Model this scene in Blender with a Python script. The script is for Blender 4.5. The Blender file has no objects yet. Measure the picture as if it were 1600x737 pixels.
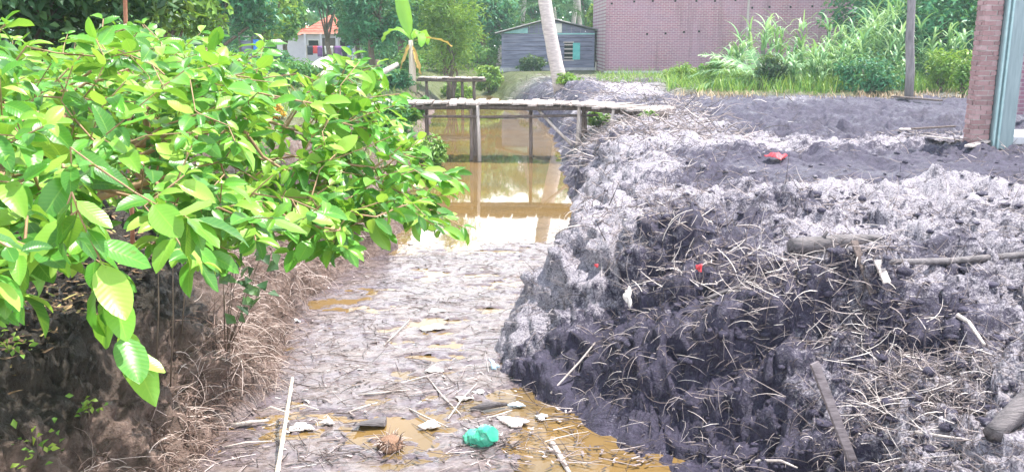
import bpy, math, random
import numpy as np
from mathutils import Vector, Matrix

# ------------------------------------------------------------------ camera, sky, sun, exposure
SC = bpy.context.scene
COL = SC.collection
R = math.radians
FPX = 1400.0                       # focal length in photo pixels (photo 1600 x 737)
HZ = 60.0                          # horizon row
CAMZ = 2.5                         # eye above the ditch water (z = 0)
PITCH = math.atan((368.5 - HZ) / FPX)
cam = bpy.data.cameras.new("camera")
cam.sensor_width = 36.0
cam.lens = 36.0 * FPX / 1600.0
cam.clip_start = 0.05
cam.clip_end = 1000.0
cam_o = bpy.data.objects.new("camera", cam)
COL.objects.link(cam_o)
cam_o.location = (0, 0, CAMZ)
cam_o.rotation_euler = (math.pi / 2 - PITCH, 0, 0)
SC.camera = cam_o

SUN_AZ, SUN_EL = R(66), R(68)      # azimuth from +Y towards +X
world = bpy.data.worlds.new("World")
SC.world = world
world.use_nodes = True
wn = world.node_tree
sky = wn.nodes.new("ShaderNodeTexSky")
sky.sky_type = 'NISHITA'
sky.sun_disc = False
sky.sun_elevation = SUN_EL
sky.sun_rotation = SUN_AZ
sky.air_density = 1.0
sky.dust_density = 1.5
sky.ozone_density = 1.5
tcw = wn.nodes.new("ShaderNodeTexCoord")
nzw = wn.nodes.new("ShaderNodeTexNoise")
nzw.inputs["Scale"].default_value = 2.2
nzw.inputs["Detail"].default_value = 6.0
wn.links.new(tcw.outputs["Generated"], nzw.inputs["Vector"])
spw = wn.nodes.new("ShaderNodeSeparateXYZ")
wn.links.new(tcw.outputs["Generated"], spw.inputs[0])
adw = wn.nodes.new("ShaderNodeMath")
adw.operation = 'MULTIPLY_ADD'
wn.links.new(nzw.outputs["Fac"], adw.inputs[0])
adw.inputs[1].default_value = -0.5
wn.links.new(spw.outputs[2], adw.inputs[2])
crw = wn.nodes.new("ShaderNodeValToRGB")
crw.color_ramp.elements[0].position = 0.06
crw.color_ramp.elements[0].color = (1, 1, 1, 1)
crw.color_ramp.elements[1].position = 0.34
crw.color_ramp.elements[1].color = (0.06, 0.06, 0.06, 1)
wn.links.new(adw.outputs[0], crw.inputs[0])
mxw = wn.nodes.new("ShaderNodeMix")
mxw.data_type = 'RGBA'
wn.links.new(crw.outputs[0], mxw.inputs[0])
wn.links.new(sky.outputs[0], mxw.inputs[6])
mxw.inputs[7].default_value = (17.0, 17.3, 17.8, 1)      # sunlit cloud
wn.links.new(mxw.outputs[2], wn.nodes["Background"].inputs[0])
wn.nodes["Background"].inputs[1].default_value = 0.115
sun = bpy.data.lights.new("sun", 'SUN')
sun.energy = 5.0
sun.angle = R(0.6)
sun.color = (1.0, 0.94, 0.86)
sun_o = bpy.data.objects.new("sun", sun)
COL.objects.link(sun_o)
sdir = Vector((math.sin(SUN_AZ) * math.cos(SUN_EL), math.cos(SUN_AZ) * math.cos(SUN_EL), math.sin(SUN_EL)))
sun_o.rotation_euler = sdir.to_track_quat('Z', 'Y').to_euler()
sun_o.location = sdir * 60
SC.view_settings.view_transform = 'Standard'
SC.view_settings.look = 'None'
SC.view_settings.exposure = 1.12
SC.view_settings.gamma = 1.0
SC.cycles.max_bounces = 6
SC.cycles.transparent_max_bounces = 8
SC.cycles.volume_bounces = 1

# ------------------------------------------------------------------ helpers
rng = np.random.default_rng(11)
random.seed(5)
CP, SP = math.cos(PITCH), math.sin(PITCH)


def ray(px, py):
    a = (np.asarray(px, float) - 800.0) / FPX
    b = -(np.asarray(py, float) - 368.5) / FPX
    return a, CP + b * SP, -SP + b * CP


def P(px, py, z):
    """point of height z seen at a pixel"""
    x, y, w = ray(px, py)
    t = (z - CAMZ) / w
    return np.array([x * t, y * t, np.zeros_like(x * t) + z]).T


def D(px, py, Y):
    """point at depth Y seen at a pixel"""
    x, y, w = ray(px, py)
    t = Y / y
    return np.array([x * t, y * t, CAMZ + w * t]).T


def _hash(ix, iy, seed):
    h = (ix.astype(np.int64) * 374761393 + iy.astype(np.int64) * 668265263 + seed * 974634777) & 0x7fffffff
    h = ((h ^ (h >> 13)) * 1274126177) & 0x7fffffff
    h = ((h ^ (h >> 16)) * 668265263) & 0x7fffffff
    return ((h ^ (h >> 15)) & 0xffffff) / float(0xffffff)


def vn(x, y, seed=0):
    x = np.asarray(x, float); y = np.asarray(y, float)
    ix, iy = np.floor(x), np.floor(y)
    fx, fy = x - ix, y - iy
    fx = fx * fx * fx * (fx * (fx * 6 - 15) + 10); fy = fy * fy * fy * (fy * (fy * 6 - 15) + 10)
    a = _hash(ix, iy, seed); b = _hash(ix + 1, iy, seed); c = _hash(ix, iy + 1, seed); d = _hash(ix + 1, iy + 1, seed)
    return (a + (b - a) * fx) * (1 - fy) + (c + (d - c) * fx) * fy


def fbm(x, y, octv=4, seed=0, gain=0.5):
    s = 0.0; a = 1.0; t = 0.0
    c, sn = math.cos(0.6), math.sin(0.6)
    for i in range(octv):
        s = s + a * (vn(x, y, seed + i * 17) * 2 - 1); t += a
        x, y = (x * c - y * sn) * 2.03 + 5.1, (x * sn + y * c) * 2.03 + 1.7
        a *= gain
    return s / t


def worley(x, y, seed=0):
    x = np.asarray(x, float); y = np.asarray(y, float)
    ix, iy = np.floor(x), np.floor(y)
    best = np.full(x.shape, 9.0)
    for dx in (-1, 0, 1):
        for dy in (-1, 0, 1):
            cx, cy = ix + dx, iy + dy
            qx = cx + _hash(cx, cy, seed); qy = cy + _hash(cx, cy, seed + 91)
            best = np.minimum(best, (qx - x) ** 2 + (qy - y) ** 2)
    return np.sqrt(best)


def worley3(p, seed=0):
    ip = np.floor(p); best = np.full(len(p), 9.0)
    for dx in (-1, 0, 1):
        for dy in (-1, 0, 1):
            for dz in (-1, 0, 1):
                c = ip + np.array([dx, dy, dz]); k = c[:, 0] + c[:, 2] * 57
                q = np.stack([_hash(k, c[:, 1], seed), _hash(k, c[:, 1], seed + 31), _hash(k, c[:, 1], seed + 67)], -1)
                best = np.minimum(best, ((c + q - p) ** 2).sum(1))
    return np.sqrt(best)


def sm(t):
    t = np.clip(t, 0, 1)
    return t * t * (3 - 2 * t)


def mesh_np(name, V, F, tint=None, uv=None, smooth=True):
    """mesh from numpy arrays; F is (M, 3) or (M, 4); tint per vertex"""
    V = np.asarray(V, np.float32); F = np.asarray(F, np.int32)
    me = bpy.data.meshes.new(name)
    me.vertices.add(len(V)); me.vertices.foreach_set("co", V.ravel())
    k = F.shape[1]
    me.loops.add(F.size); me.loops.foreach_set("vertex_index", F.ravel())
    me.polygons.add(len(F)); me.polygons.foreach_set("loop_start", np.arange(0, F.size, k, dtype=np.int32))
    if smooth:
        me.polygons.foreach_set("use_smooth", np.ones(len(F), bool))
    if tint is not None:
        tint = np.asarray(tint, np.float32)
        if tint.ndim == 1:
            a = me.attributes.new("tint", 'FLOAT', 'POINT'); a.data.foreach_set("value", tint)
        else:
            a = me.attributes.new("tint", 'FLOAT_VECTOR', 'POINT'); a.data.foreach_set("vector", tint.ravel())
    if uv is not None:
        l = me.uv_layers.new(name="UVMap")
        l.data.foreach_set("uv", np.asarray(uv, np.float32)[F.ravel()].ravel())
    me.update(calc_edges=True)
    me.validate()
    return me


class MB:
    """collects solids for one mesh"""
    def __init__(s):
        s.v = []; s.f = []

    def add(s, v, f):
        n = len(s.v)
        s.v += [tuple(p) for p in v]; s.f += [tuple(i + n for i in q) for q in f]
        return s

    def box(s, c, size, rot=None, jit=0.0):
        c = Vector(c); h = Vector(size) / 2
        m = rot if rot is not None else Matrix.Identity(3)
        v = []
        for i in range(8):
            p = Vector(((h.x if i & 1 else -h.x), (h.y if i & 2 else -h.y), (h.z if i & 4 else -h.z)))
            if jit:
                p += Vector((random.uniform(-jit, jit), random.uniform(-jit, jit), random.uniform(-jit, jit)))
            v.append(c + m @ p)
        return s.add(v, [(0, 2, 3, 1), (4, 5, 7, 6), (0, 1, 5, 4), (2, 6, 7, 3), (0, 4, 6, 2), (1, 3, 7, 5)])

    def span(s, a, b, w, t, up=(0, 0, 1)):
        """a squared timber from a to b"""
        a = Vector(a); b = Vector(b); d = (b - a)
        x = d.normalized(); y = Vector(up).cross(x)
        if y.length < 1e-4:
            y = Vector((0, 1, 0)).cross(x)
        y.normalize(); z = x.cross(y)
        m = Matrix((x, y, z)).transposed()
        return s.box((a + b) / 2, (d.length, w, t), m)

    def tube(s, pts, rad, n=8, cap=True, wob=0.0):
        pts = [Vector(p) for p in pts]
        if not hasattr(rad, '__len__'):
            rad = [rad] * len(pts)
        v = []; f = []
        ref = Vector((0, 0, 1))
        for i, p in enumerate(pts):
            d = (pts[min(i + 1, len(pts) - 1)] - pts[max(i - 1, 0)]).normalized()
            if abs(d.dot(ref)) > 0.95:
                ref = Vector((1, 0, 0)) if abs(d.x) < 0.9 else Vector((0, 1, 0))
            u = d.cross(ref).normalized(); w = d.cross(u)
            ref = w.cross(d) if False else ref
            for k in range(n):
                a = 2 * math.pi * k / n
                r = rad[i] * (1 + (random.uniform(-wob, wob) if wob else 0))
                v.append(p + u * (math.cos(a) * r) + w * (math.sin(a) * r))
        for i in range(len(pts) - 1):
            for k in range(n):
                k2 = (k + 1) % n
                f.append((i * n + k, i * n + k2, (i + 1) * n + k2, (i + 1) * n + k))
        if cap:
            f.append(tuple(range(n))[::-1]); f.append(tuple((len(pts) - 1) * n + k for k in range(n)))
        return s.add(v, f)

    def mesh(s, name, off=(0, 0, 0), smooth=False, bevel=0.0):
        me = bpy.data.meshes.new(name)
        o = Vector(off)
        me.from_pydata([Vector(p) - o for p in s.v], [], s.f)
        if bevel:
            import bmesh
            bm = bmesh.new(); bm.from_mesh(me)
            bmesh.ops.bevel(bm, geom=bm.edges[:], offset=bevel, segments=1, affect='EDGES')
            bm.to_mesh(me); bm.free()
        if smooth:
            me.polygons.foreach_set("use_smooth", np.ones(len(me.polygons), bool))
        me.update()
        return me


def obj(name, me, material, parent=None, loc=None):
    o = bpy.data.objects.new(name, me)
    COL.objects.link(o)
    if material is not None and not me.materials:
        me.materials.append(M[material])
    if parent is not None:
        o.parent = parent
    if loc is not None:
        o.location = loc
    return o


def tag(o, label=None, cat=None, group=None, kind=None):
    if label: o["label"] = label
    if cat: o["category"] = cat
    if group: o["group"] = group
    if kind: o["kind"] = kind
    return o


def thing(name, label, cat, loc, group=None):
    o = bpy.data.objects.new(name, None)
    COL.objects.link(o)
    o.empty_display_size = 0.1
    o.location = loc
    return tag(o, label, cat, group)


# ------------------------------------------------------------------ materials
M = {}


class NT:
    def __init__(s, name):
        s.m = bpy.data.materials.new(name); s.m.use_nodes = True
        s.t = s.m.node_tree; s.n = s.t.nodes; s.l = s.t.links
        s.b = s.n["Principled BSDF"]; s.out = s.n["Material Output"]
        M[name] = s.m

    def node(s, kind, **kw):
        n = s.n.new(kind)
        for k, v in kw.items():
            if k in n.inputs.keys():
                n.inputs[k].default_value = v
            else:
                setattr(n, k, v)
        return n

    def link(s, a, b):
        s.l.new(a, b)

    def pos(s):
        return s.node("ShaderNodeNewGeometry").outputs["Position"]

    def objc(s):
        return s.node("ShaderNodeTexCoord").outputs["Object"]

    def noise(s, vec, scale, detail=4, rough=0.6, dist=0.0):
        n = s.node("ShaderNodeTexNoise", Scale=scale, Detail=detail, Roughness=rough, Distortion=dist)
        s.link(vec, n.inputs["Vector"])
        return n.outputs["Fac"]

    def ramp(s, fac, stops):
        n = s.node("ShaderNodeValToRGB")
        e = n.color_ramp.elements
        while len(e) < len(stops): e.new(0.5)
        for i, (p, c) in enumerate(stops):
            e[i].position = p
            e[i].color = (c[0], c[1], c[2], 1) if hasattr(c, '__len__') else (c, c, c, 1)
        s.link(fac, n.inputs[0])
        return n.outputs[0]

    def mix(s, fac, a, b, mode='MIX'):
        n = s.node("ShaderNodeMix", data_type='RGBA', blend_type=mode)
        for i, x in ((0, fac), (6, a), (7, b)):
            if hasattr(x, 'is_output'): s.link(x, n.inputs[i])
            elif hasattr(x, '__len__'): n.inputs[i].default_value = (x[0], x[1], x[2], 1)
            else: n.inputs[i].default_value = x
        return n.outputs[2]

    def math(s, op, a, b=None, c=None):
        n = s.node("ShaderNodeMath", operation=op)
        for i, x in enumerate((a, b, c)):
            if x is None: continue
            if hasattr(x, 'is_output'): s.link(x, n.inputs[i])
            else: n.inputs[i].default_value = x
        return n.outputs[0]

    def attr(s, name, out="Fac"):
        return s.node("ShaderNodeAttribute", attribute_name=name).outputs[out]

    def bump(s, h, strength, dist, base=None):
        n = s.node("ShaderNodeBump", Strength=strength, Distance=dist)
        s.link(h, n.inputs["Height"])
        if base is not None: s.link(base, n.inputs["Normal"])
        return n.outputs[0]

    def set(s, color=None, rough=None, normal=None, spec=None, **kw):
        for k, x in (("Base Color", color), ("Roughness", rough), ("Normal", normal), ("Specular IOR Level", spec)):
            if x is None: continue
            if hasattr(x, 'is_output'): s.link(x, s.b.inputs[k])
            elif hasattr(x, '__len__'): s.b.inputs[k].default_value = (x[0], x[1], x[2], 1)
            else: s.b.inputs[k].default_value = x
        for k, x in kw.items():
            s.b.inputs[k].default_value = x
        return s.m


def simple(name, c1, c2, rough=0.7, scale=8.0, bumpd=0.0, spec=0.3, detail=5, vec='obj', stretch=None, bscale=3.0):
    t = NT(name)
    v = t.objc() if vec == 'obj' else t.pos()
    if stretch:
        mp = t.node("ShaderNodeMapping"); mp.inputs["Scale"].default_value = stretch
        t.link(v, mp.inputs["Vector"]); v = mp.outputs[0]
    n = t.noise(v, scale, detail)
    col = t.ramp(n, [(0.3, c1), (0.7, c2)])
    nm = t.bump(t.noise(v, scale * bscale, 5), 0.8, bumpd) if bumpd else None
    return t.set(col, rough, nm, spec)


def leafmat(name, dark, light, pale, transl=0.35, rough=0.45, spec=0.35, veins=False):
    """leaf: per-leaf colour from the tint attribute (0..1), light passes through"""
    t = NT(name)
    f = t.attr("tint") if not veins else t.node("ShaderNodeObjectInfo").outputs["Random"]
    if veins:
        f2 = t.attr("tint"); f = t.math('FRACT', t.math('ADD', t.math('MULTIPLY', f, 0.999), f2))
    col = t.ramp(f, [(0.0, dark), (0.55, light), (1.0, pale)])
    nm = None
    if veins:
        uv = t.node("ShaderNodeUVMap").outputs[0]
        sp = t.node("ShaderNodeSeparateXYZ"); t.link(uv, sp.inputs[0])
        au = t.math('ABSOLUTE', sp.outputs[0])
        w = t.math('FRACT', t.math('MULTIPLY', t.math('SUBTRACT', sp.outputs[1], t.math('MULTIPLY', au, 0.16)), 11.0))
        side = t.math('LESS_THAN', t.math('ABSOLUTE', t.math('SUBTRACT', w, 0.5)), 0.10)
        mid = t.math('LESS_THAN', au, 0.05)
        vein = t.math('MAXIMUM', t.math('MULTIPLY', side, 0.35), mid)
        col = t.mix(t.math('MULTIPLY', vein, 0.35), col, pale)
        dome = t.math('ABSOLUTE', t.math('SUBTRACT', w, 0.5))
        nm = t.bump(dome, 0.15, 0.003)
        bl = t.noise(t.pos(), 45, 3)
        col = t.mix(t.math('MULTIPLY', t.math('GREATER_THAN', bl, 0.68), 0.35), col, (0.16, 0.11, 0.03))
    t.set(col, rough, nm, spec)
    tr = t.node("ShaderNodeBsdfTranslucent")
    tc = t.mix(0.35, col, (0.42, 0.56, 0.03))
    t.link(tc, tr.inputs["Color"])
    mx = t.node("ShaderNodeMixShader"); mx.inputs[0].default_value = transl
    t.link(t.b.outputs[0], mx.inputs[1]); t.link(tr.outputs[0], mx.inputs[2])
    t.link(mx.outputs[0], t.out.inputs[0])
    return t.m


def tinted(name, stops, rough=0.75, spec=0.25, transl=0.0):
    t = NT(name)
    col = t.ramp(t.attr("tint"), stops)
    t.set(col, rough, None, spec)
    return t.m


# mud: dark silty spoil, dried paler crusts, brown left bank, grassy soil (weights in the tint vector)
t = NT("mud")
p = t.pos()
n1 = t.noise(p, 1.7, 6, 0.65); n2 = t.noise(p, 14.0, 6, 0.7); n3 = t.noise(p, 75.0, 4, 0.7)
dark = t.ramp(n2, [(0.3, (0.021, 0.018, 0.039)), (0.62, (0.070, 0.062, 0.106))])
crust = t.ramp(n3, [(0.3, (0.13, 0.117, 0.155)), (0.7, (0.56, 0.53, 0.585))])
brown = t.ramp(n2, [(0.3, (0.060, 0.040, 0.032)), (0.65, (0.23, 0.16, 0.135))])
soil = t.ramp(n2, [(0.3, (0.05, 0.065, 0.025)), (0.7, (0.14, 0.16, 0.06))])
sx = t.node("ShaderNodeSeparateXYZ")
va = t.node("ShaderNodeAttribute", attribute_name="tint"); t.link(va.outputs["Vector"], sx.inputs[0])
mp = t.node("ShaderNodeMapping"); mp.inputs["Scale"].default_value = (0.55, 1.25, 1.25); mp.inputs["Rotation"].default_value = (0, 0, -0.35); t.link(p, mp.inputs["Vector"])
n4 = t.noise(mp.outputs[0], 6.0, 5, 0.62, 0.6)
cm = t.math('ADD', t.math('MULTIPLY', n4, 0.34), t.math('ADD', t.math('MULTIPLY', n2, 0.38), t.math('MULTIPLY', n3, 0.28)))
cf = t.math('MULTIPLY', t.math('SUBTRACT', t.math('ADD', cm, t.math('MULTIPLY', sx.outputs[2], 0.25)), 0.635), 9.0)
cfc = t.node("ShaderNodeClamp"); t.link(cf, cfc.inputs[0])
col = t.mix(cfc.outputs[0], dark, crust)
col = t.mix(sx.outputs[0], col, brown)
col = t.mix(sx.outputs[1], col, soil)
col = t.mix(t.attr("painted_shade"), col, t.ramp(n2, [(0.3, (0.012, 0.010, 0.008)), (0.7, (0.045, 0.035, 0.026))]))  # near-black mix paints the tree's deep shade into the soil colour
b1 = t.bump(n2, 0.9, 0.05); b2 = t.bump(n3, 0.9, 0.014, b1)
rg = t.ramp(n1, [(0.35, 0.36), (0.65, 0.7)])
t.set(col, rg, b2, 0.3)

# muddy water
t = NT("water")
p = t.pos()
n = t.noise(p, 0.8, 3, 0.5)
col = t.ramp(n, [(0.35, (0.185, 0.115, 0.040)), (0.7, (0.13, 0.095, 0.052))])
mp = t.node("ShaderNodeMapping"); mp.inputs["Scale"].default_value = (1.0, 0.55, 1.0); t.link(p, mp.inputs["Vector"])
w = t.noise(mp.outputs[0], 7.0, 3, 0.55)
t.set(col, 0.03, t.bump(w, 0.05, 0.006), 0.5, IOR=1.333)

# wet scum: pulp of leaves and silt lying on the water
t = NT("scum")
p = t.pos()
mp = t.node("ShaderNodeMapping"); mp.inputs["Scale"].default_value = (0.55, 1.0, 1.0); t.link(p, mp.inputs["Vector"])
n1 = t.noise(mp.outputs[0], 5.0, 6, 0.7); n2 = t.noise(mp.outputs[0], 42.0, 5, 0.7)
col = t.mix(t.ramp(n1, [(0.4, 0.0), (0.65, 1.0)]), t.ramp(n2, [(0.3, (0.045, 0.036, 0.042)), (0.7, (0.19, 0.155, 0.18))]),
            t.ramp(n2, [(0.3, (0.07, 0.052, 0.045)), (0.7, (0.24, 0.19, 0.175))]))
t.set(col, t.ramp(n1, [(0.35, 0.03), (0.7, 0.20)]), t.bump(n2, 0.4, 0.008), 0.5)

# bare brickwork of the far building
t = NT("brickwork")
oc = t.pos()
sp = t.node("ShaderNodeSeparateXYZ"); t.link(oc, sp.inputs[0])
cb = t.node("ShaderNodeCombineXYZ"); t.link(sp.outputs[0], cb.inputs[0]); t.link(sp.outputs[2], cb.inputs[1])
br = t.node("ShaderNodeTexBrick", Scale=1.0)
br.inputs["Brick Width"].default_value = 0.22; br.inputs["Row Height"].default_value = 0.075
br.inputs["Mortar Size"].default_value = 0.010; br.inputs["Mortar Smooth"].default_value = 0.2
br.inputs["Color1"].default_value = (0.31, 0.135, 0.19, 1); br.inputs["Color2"].default_value = (0.23, 0.11, 0.17, 1)
br.inputs["Mortar"].default_value = (0.40, 0.36, 0.36, 1)
t.link(cb.outputs[0], br.inputs["Vector"])
big = t.noise(oc, 0.7, 5, 0.6)
col = t.mix(t.ramp(big, [(0.35, 0.0), (0.7, 0.55)]), br.outputs[0], (0.33, 0.225, 0.31))
fine = t.noise(cb.outputs[0], 9.0, 4, 0.7)
col = t.mix(t.ramp(fine, [(0.55, 0.0), (0.75, 0.5)]), col, (0.50, 0.43, 0.43))
mpb = t.node("ShaderNodeMapping"); mpb.inputs["Scale"].default_value = (1.6, 1.6, 0.16); t.link(oc, mpb.inputs["Vector"])
st = t.noise(mpb.outputs[0], 1.5, 5, 0.65)
col = t.mix(t.ramp(st, [(0.50, 0.0), (0.72, 0.6)]), col, (0.13, 0.085, 0.10))
t.set(col, 0.9, t.bump(br.outputs["Fac"], -0.6, 0.01), 0.1)

# single bricks of the near pillar
t = NT("brick")
r_ = t.node("ShaderNodeObjectInfo").outputs["Random"]
col = t.ramp(r_, [(0.0, (0.17, 0.085, 0.09)), (0.5, (0.25, 0.13, 0.135)), (1.0, (0.33, 0.21, 0.22))])
n = t.noise(t.pos(), 38, 5, 0.7)
col = t.mix(t.math('MULTIPLY', n, 0.5), col, (0.40, 0.32, 0.33))
t.set(col, 0.9, t.bump(n, 0.7, 0.006), 0.15)

simple("mortar", (0.30, 0.27, 0.27), (0.42, 0.39, 0.38), 0.95, 30, 0.004, 0.1, vec='pos')
simple("concrete", (0.36, 0.37, 0.40), (0.52, 0.53, 0.57), 0.85, 6, 0.004, 0.2, vec='pos')
simple("teal_paint", (0.15, 0.21, 0.23), (0.23, 0.30, 0.325), 0.5, 4, 0.001, 0.4, vec='pos', stretch=(8, 8, 0.7))
simple("teal_edge", (0.24, 0.38, 0.40), (0.33, 0.47, 0.48), 0.45, 9, 0.0, 0.4, vec='pos')
simple("plank_grey", (0.10, 0.085, 0.095), (0.25, 0.22, 0.235), 0.85, 5, 0.004, 0.15, vec='pos', stretch=(1, 6, 9))
simple("board_grey", (0.11, 0.115, 0.19), (0.28, 0.285, 0.40), 0.85, 2.5, 0.006, 0.15, vec='pos', stretch=(0.6, 5, 7))
simple("dark_timber", (0.075, 0.06, 0.06), (0.18, 0.145, 0.135), 0.85, 6, 0.004, 0.15, vec='pos', stretch=(6, 6, 0.8))
simple("post_timber", (0.15, 0.115, 0.11), (0.34, 0.28, 0.265), 0.85, 6, 0.004, 0.15, vec='pos', stretch=(6, 6, 0.8))
simple("pale_timber", (0.38, 0.33, 0.31), (0.62, 0.56, 0.53), 0.8, 7, 0.004, 0.2, vec='pos', stretch=(5, 5, 1))
simple("wet_log", (0.045, 0.040, 0.046), (0.18, 0.16, 0.17), 0.55, 7, 0.012, 0.4, vec='obj', stretch=(1, 5, 5))
simple("bamboo_dry", (0.46, 0.40, 0.34), (0.70, 0.64, 0.57), 0.55, 9, 0.001, 0.35, vec='obj', stretch=(4, 4, 0.7))
simple("deck_plank", (0.22, 0.185, 0.175), (0.46, 0.41, 0.39), 0.85, 5, 0.004, 0.15, vec='pos', stretch=(7, 1, 1))
simple("palm_bark", (0.34, 0.29, 0.30), (0.62, 0.56, 0.54), 0.9, 5, 0.02, 0.1, vec='obj', stretch=(1, 1, 5))
simple("bark", (0.085, 0.065, 0.05), (0.21, 0.165, 0.13), 0.9, 9, 0.01, 0.15, vec='obj', stretch=(3, 3, 0.7))
simple("guava_bark", (0.22, 0.13, 0.075), (0.42, 0.29, 0.18), 0.6, 12, 0.002, 0.25, vec='obj')
simple("roof_sheet", (0.12, 0.12, 0.125), (0.24, 0.23, 0.22), 0.6, 3, 0.0, 0.3, vec='pos')
simple("roof_tile", (0.42, 0.13, 0.09), (0.60, 0.25, 0.19), 0.75, 5, 0.0, 0.25, vec='pos')
simple("white_wall", (0.55, 0.54, 0.62), (0.68, 0.66, 0.74), 0.8, 2, 0.0, 0.2, vec='pos')
simple("cyan_paint", (0.10, 0.46, 0.46), (0.18, 0.60, 0.58), 0.6, 8, 0.0, 0.3, vec='pos')
simple("cyan_sheet", (0.22, 0.48, 0.52), (0.34, 0.62, 0.64), 0.5, 5, 0.0, 0.35, vec='pos')
simple("white_sheet", (0.66, 0.68, 0.66), (0.80, 0.80, 0.78), 0.5, 5, 0.0, 0.3, vec='pos')
simple("dark_opening", (0.012, 0.012, 0.014), (0.02, 0.02, 0.022), 0.9, 5, 0.0, 0.1, vec='pos')
simple("blue_tarp", (0.02, 0.13, 0.55), (0.04, 0.2, 0.68), 0.45, 6, 0.01, 0.4, vec='pos')
simple("red_plastic", (0.70, 0.04, 0.06), (0.80, 0.09, 0.11), 0.4, 20, 0.004, 0.4, vec='obj')
simple("white_plastic", (0.66, 0.66, 0.66), (0.80, 0.79, 0.78), 0.45, 25, 0.004, 0.4, vec='obj')
simple("foam", (0.62, 0.57, 0.54), (0.80, 0.76, 0.74), 0.7, 25, 0.006, 0.3, vec='obj')
simple("blue_plastic", (0.35, 0.52, 0.66), (0.55, 0.70, 0.80), 0.4, 25, 0.003, 0.4, vec='obj')
simple("sand", (0.60, 0.57, 0.54), (0.78, 0.75, 0.72), 0.95, 4, 0.03, 0.1, vec='pos')
simple("husk", (0.16, 0.09, 0.06), (0.38, 0.24, 0.17), 0.85, 30, 0.01, 0.15, vec='obj', stretch=(3, 3, 1))
simple("rust", (0.20, 0.075, 0.04), (0.34, 0.17, 0.11), 0.75, 14, 0.002, 0.3, vec='obj')
simple("pole_grey", (0.15, 0.14, 0.15), (0.27, 0.25, 0.26), 0.9, 6, 0.01, 0.1, vec='obj', stretch=(2, 2, 0.5))
simple("cloth_dark", (0.03, 0.03, 0.05), (0.06, 0.06, 0.09), 0.9, 5)
simple("cloth_purple", (0.20, 0.09, 0.28), (0.28, 0.13, 0.36), 0.9, 5)
simple("cloth_blue", (0.05, 0.16, 0.40), (0.09, 0.26, 0.5), 0.9, 5)
t = NT("green_plastic")
n = t.noise(t.objc(), 12, 3)
t.set(t.ramp(n, [(0.3, (0.05, 0.50, 0.33)), (0.7, (0.16, 0.68, 0.48))]), 0.18, None, 0.5)
t.b.inputs["Transmission Weight"].default_value = 0.35
tinted("straw", [(0.0, (0.045, 0.036, 0.040)), (0.35, (0.18, 0.145, 0.145)), (0.75, (0.46, 0.40, 0.39)), (1.0, (0.72, 0.67, 0.64))], 0.7, 0.3)
tinted("root_brown", [(0.0, (0.06, 0.036, 0.028)), (0.45, (0.24, 0.165, 0.14)), (1.0, (0.66, 0.56, 0.52))], 0.75, 0.25)
tinted("litter", [(0.0, (0.03, 0.022, 0.022)), (0.45, (0.15, 0.115, 0.11)), (0.8, (0.40, 0.34, 0.34)), (1.0, (0.74, 0.71, 0.70))], 0.5, 0.4)
tinted("dry_leaf", [(0.0, (0.05, 0.036, 0.025)), (0.6, (0.24, 0.15, 0.085)), (1.0, (0.34, 0.36, 0.10))], 0.7, 0.2)
leafmat("guava_leaf", (0.035, 0.15, 0.028), (0.10, 0.34, 0.040), (0.34, 0.56, 0.09), 0.34, 0.34, 0.45, veins=True)
leafmat("tree_dark", (0.012, 0.045, 0.022), (0.035, 0.10, 0.045), (0.09, 0.19, 0.06), 0.25)
leafmat("tree_teal", (0.014, 0.090, 0.052), (0.035, 0.20, 0.10), (0.11, 0.36, 0.16), 0.3)
leafmat("tree_lime", (0.07, 0.17, 0.03), (0.16, 0.32, 0.05), (0.34, 0.46, 0.08), 0.35)
leafmat("tree_green", (0.022, 0.11, 0.035), (0.07, 0.25, 0.06), (0.20, 0.42, 0.09), 0.3)
leafmat("grass_green", (0.06, 0.17, 0.035), (0.15, 0.33, 0.06), (0.36, 0.46, 0.10), 0.3)
leafmat("cane_leaf", (0.06, 0.18, 0.07), (0.16, 0.34, 0.14), (0.40, 0.56, 0.30), 0.3)
leafmat("banana_leaf", (0.10, 0.34, 0.03), (0.18, 0.46, 0.05), (0.3, 0.55, 0.08), 0.4)
leafmat("dead_leaf", (0.40, 0.22, 0.06), (0.55, 0.36, 0.10), (0.66, 0.52, 0.22), 0.2)
leafmat("orange_leaf", (0.42, 0.20, 0.03), (0.60, 0.34, 0.05), (0.70, 0.50, 0.10), 0.3)
leafmat("palm_leaf", (0.022, 0.09, 0.045), (0.06, 0.18, 0.08), (0.15, 0.30, 0.12), 0.25)
tinted("dry_grass", [(0.0, (0.20, 0.14, 0.08)), (0.5, (0.42, 0.31, 0.20)), (1.0, (0.60, 0.50, 0.36))], 0.85, 0.1)

# ------------------------------------------------------------------ terrain
right_px = [(1085, 775), (1040, 737), (980, 692), (915, 655), (840, 622), (795, 597), (768, 560), (790, 512), (850, 470), (872, 440),
            (888, 395), (904, 350), (892, 300), (880, 255), (862, 205), (835, 180), (775, 150), (745, 141)]
left_px = [(290, 775), (325, 737), (365, 660), (432, 605), (446, 570), (462, 500), (535, 430), (615, 388), (640, 300), (650, 262), (688, 236), (668, 205), (672, 180),
           (692, 150), (680, 141)]
EDGE_R = np.array([P(a, b, 0.0)[:2] for a, b in right_px]); EDGE_L = np.array([P(a, b, 0.0)[:2] for a, b in left_px])


def edge_r(Y): return np.interp(Y, EDGE_R[:, 1], EDGE_R[:, 0])
def edge_l(Y): return np.interp(Y, EDGE_L[:, 1], EDGE_L[:, 0])


HUMPS = []     # x, y, amplitude, radius x, radius y


def hump(px, py, z, amp, rx, ry):
    q = P(px, py, z); HUMPS.append((q[0], q[1], amp, rx, ry))


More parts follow.
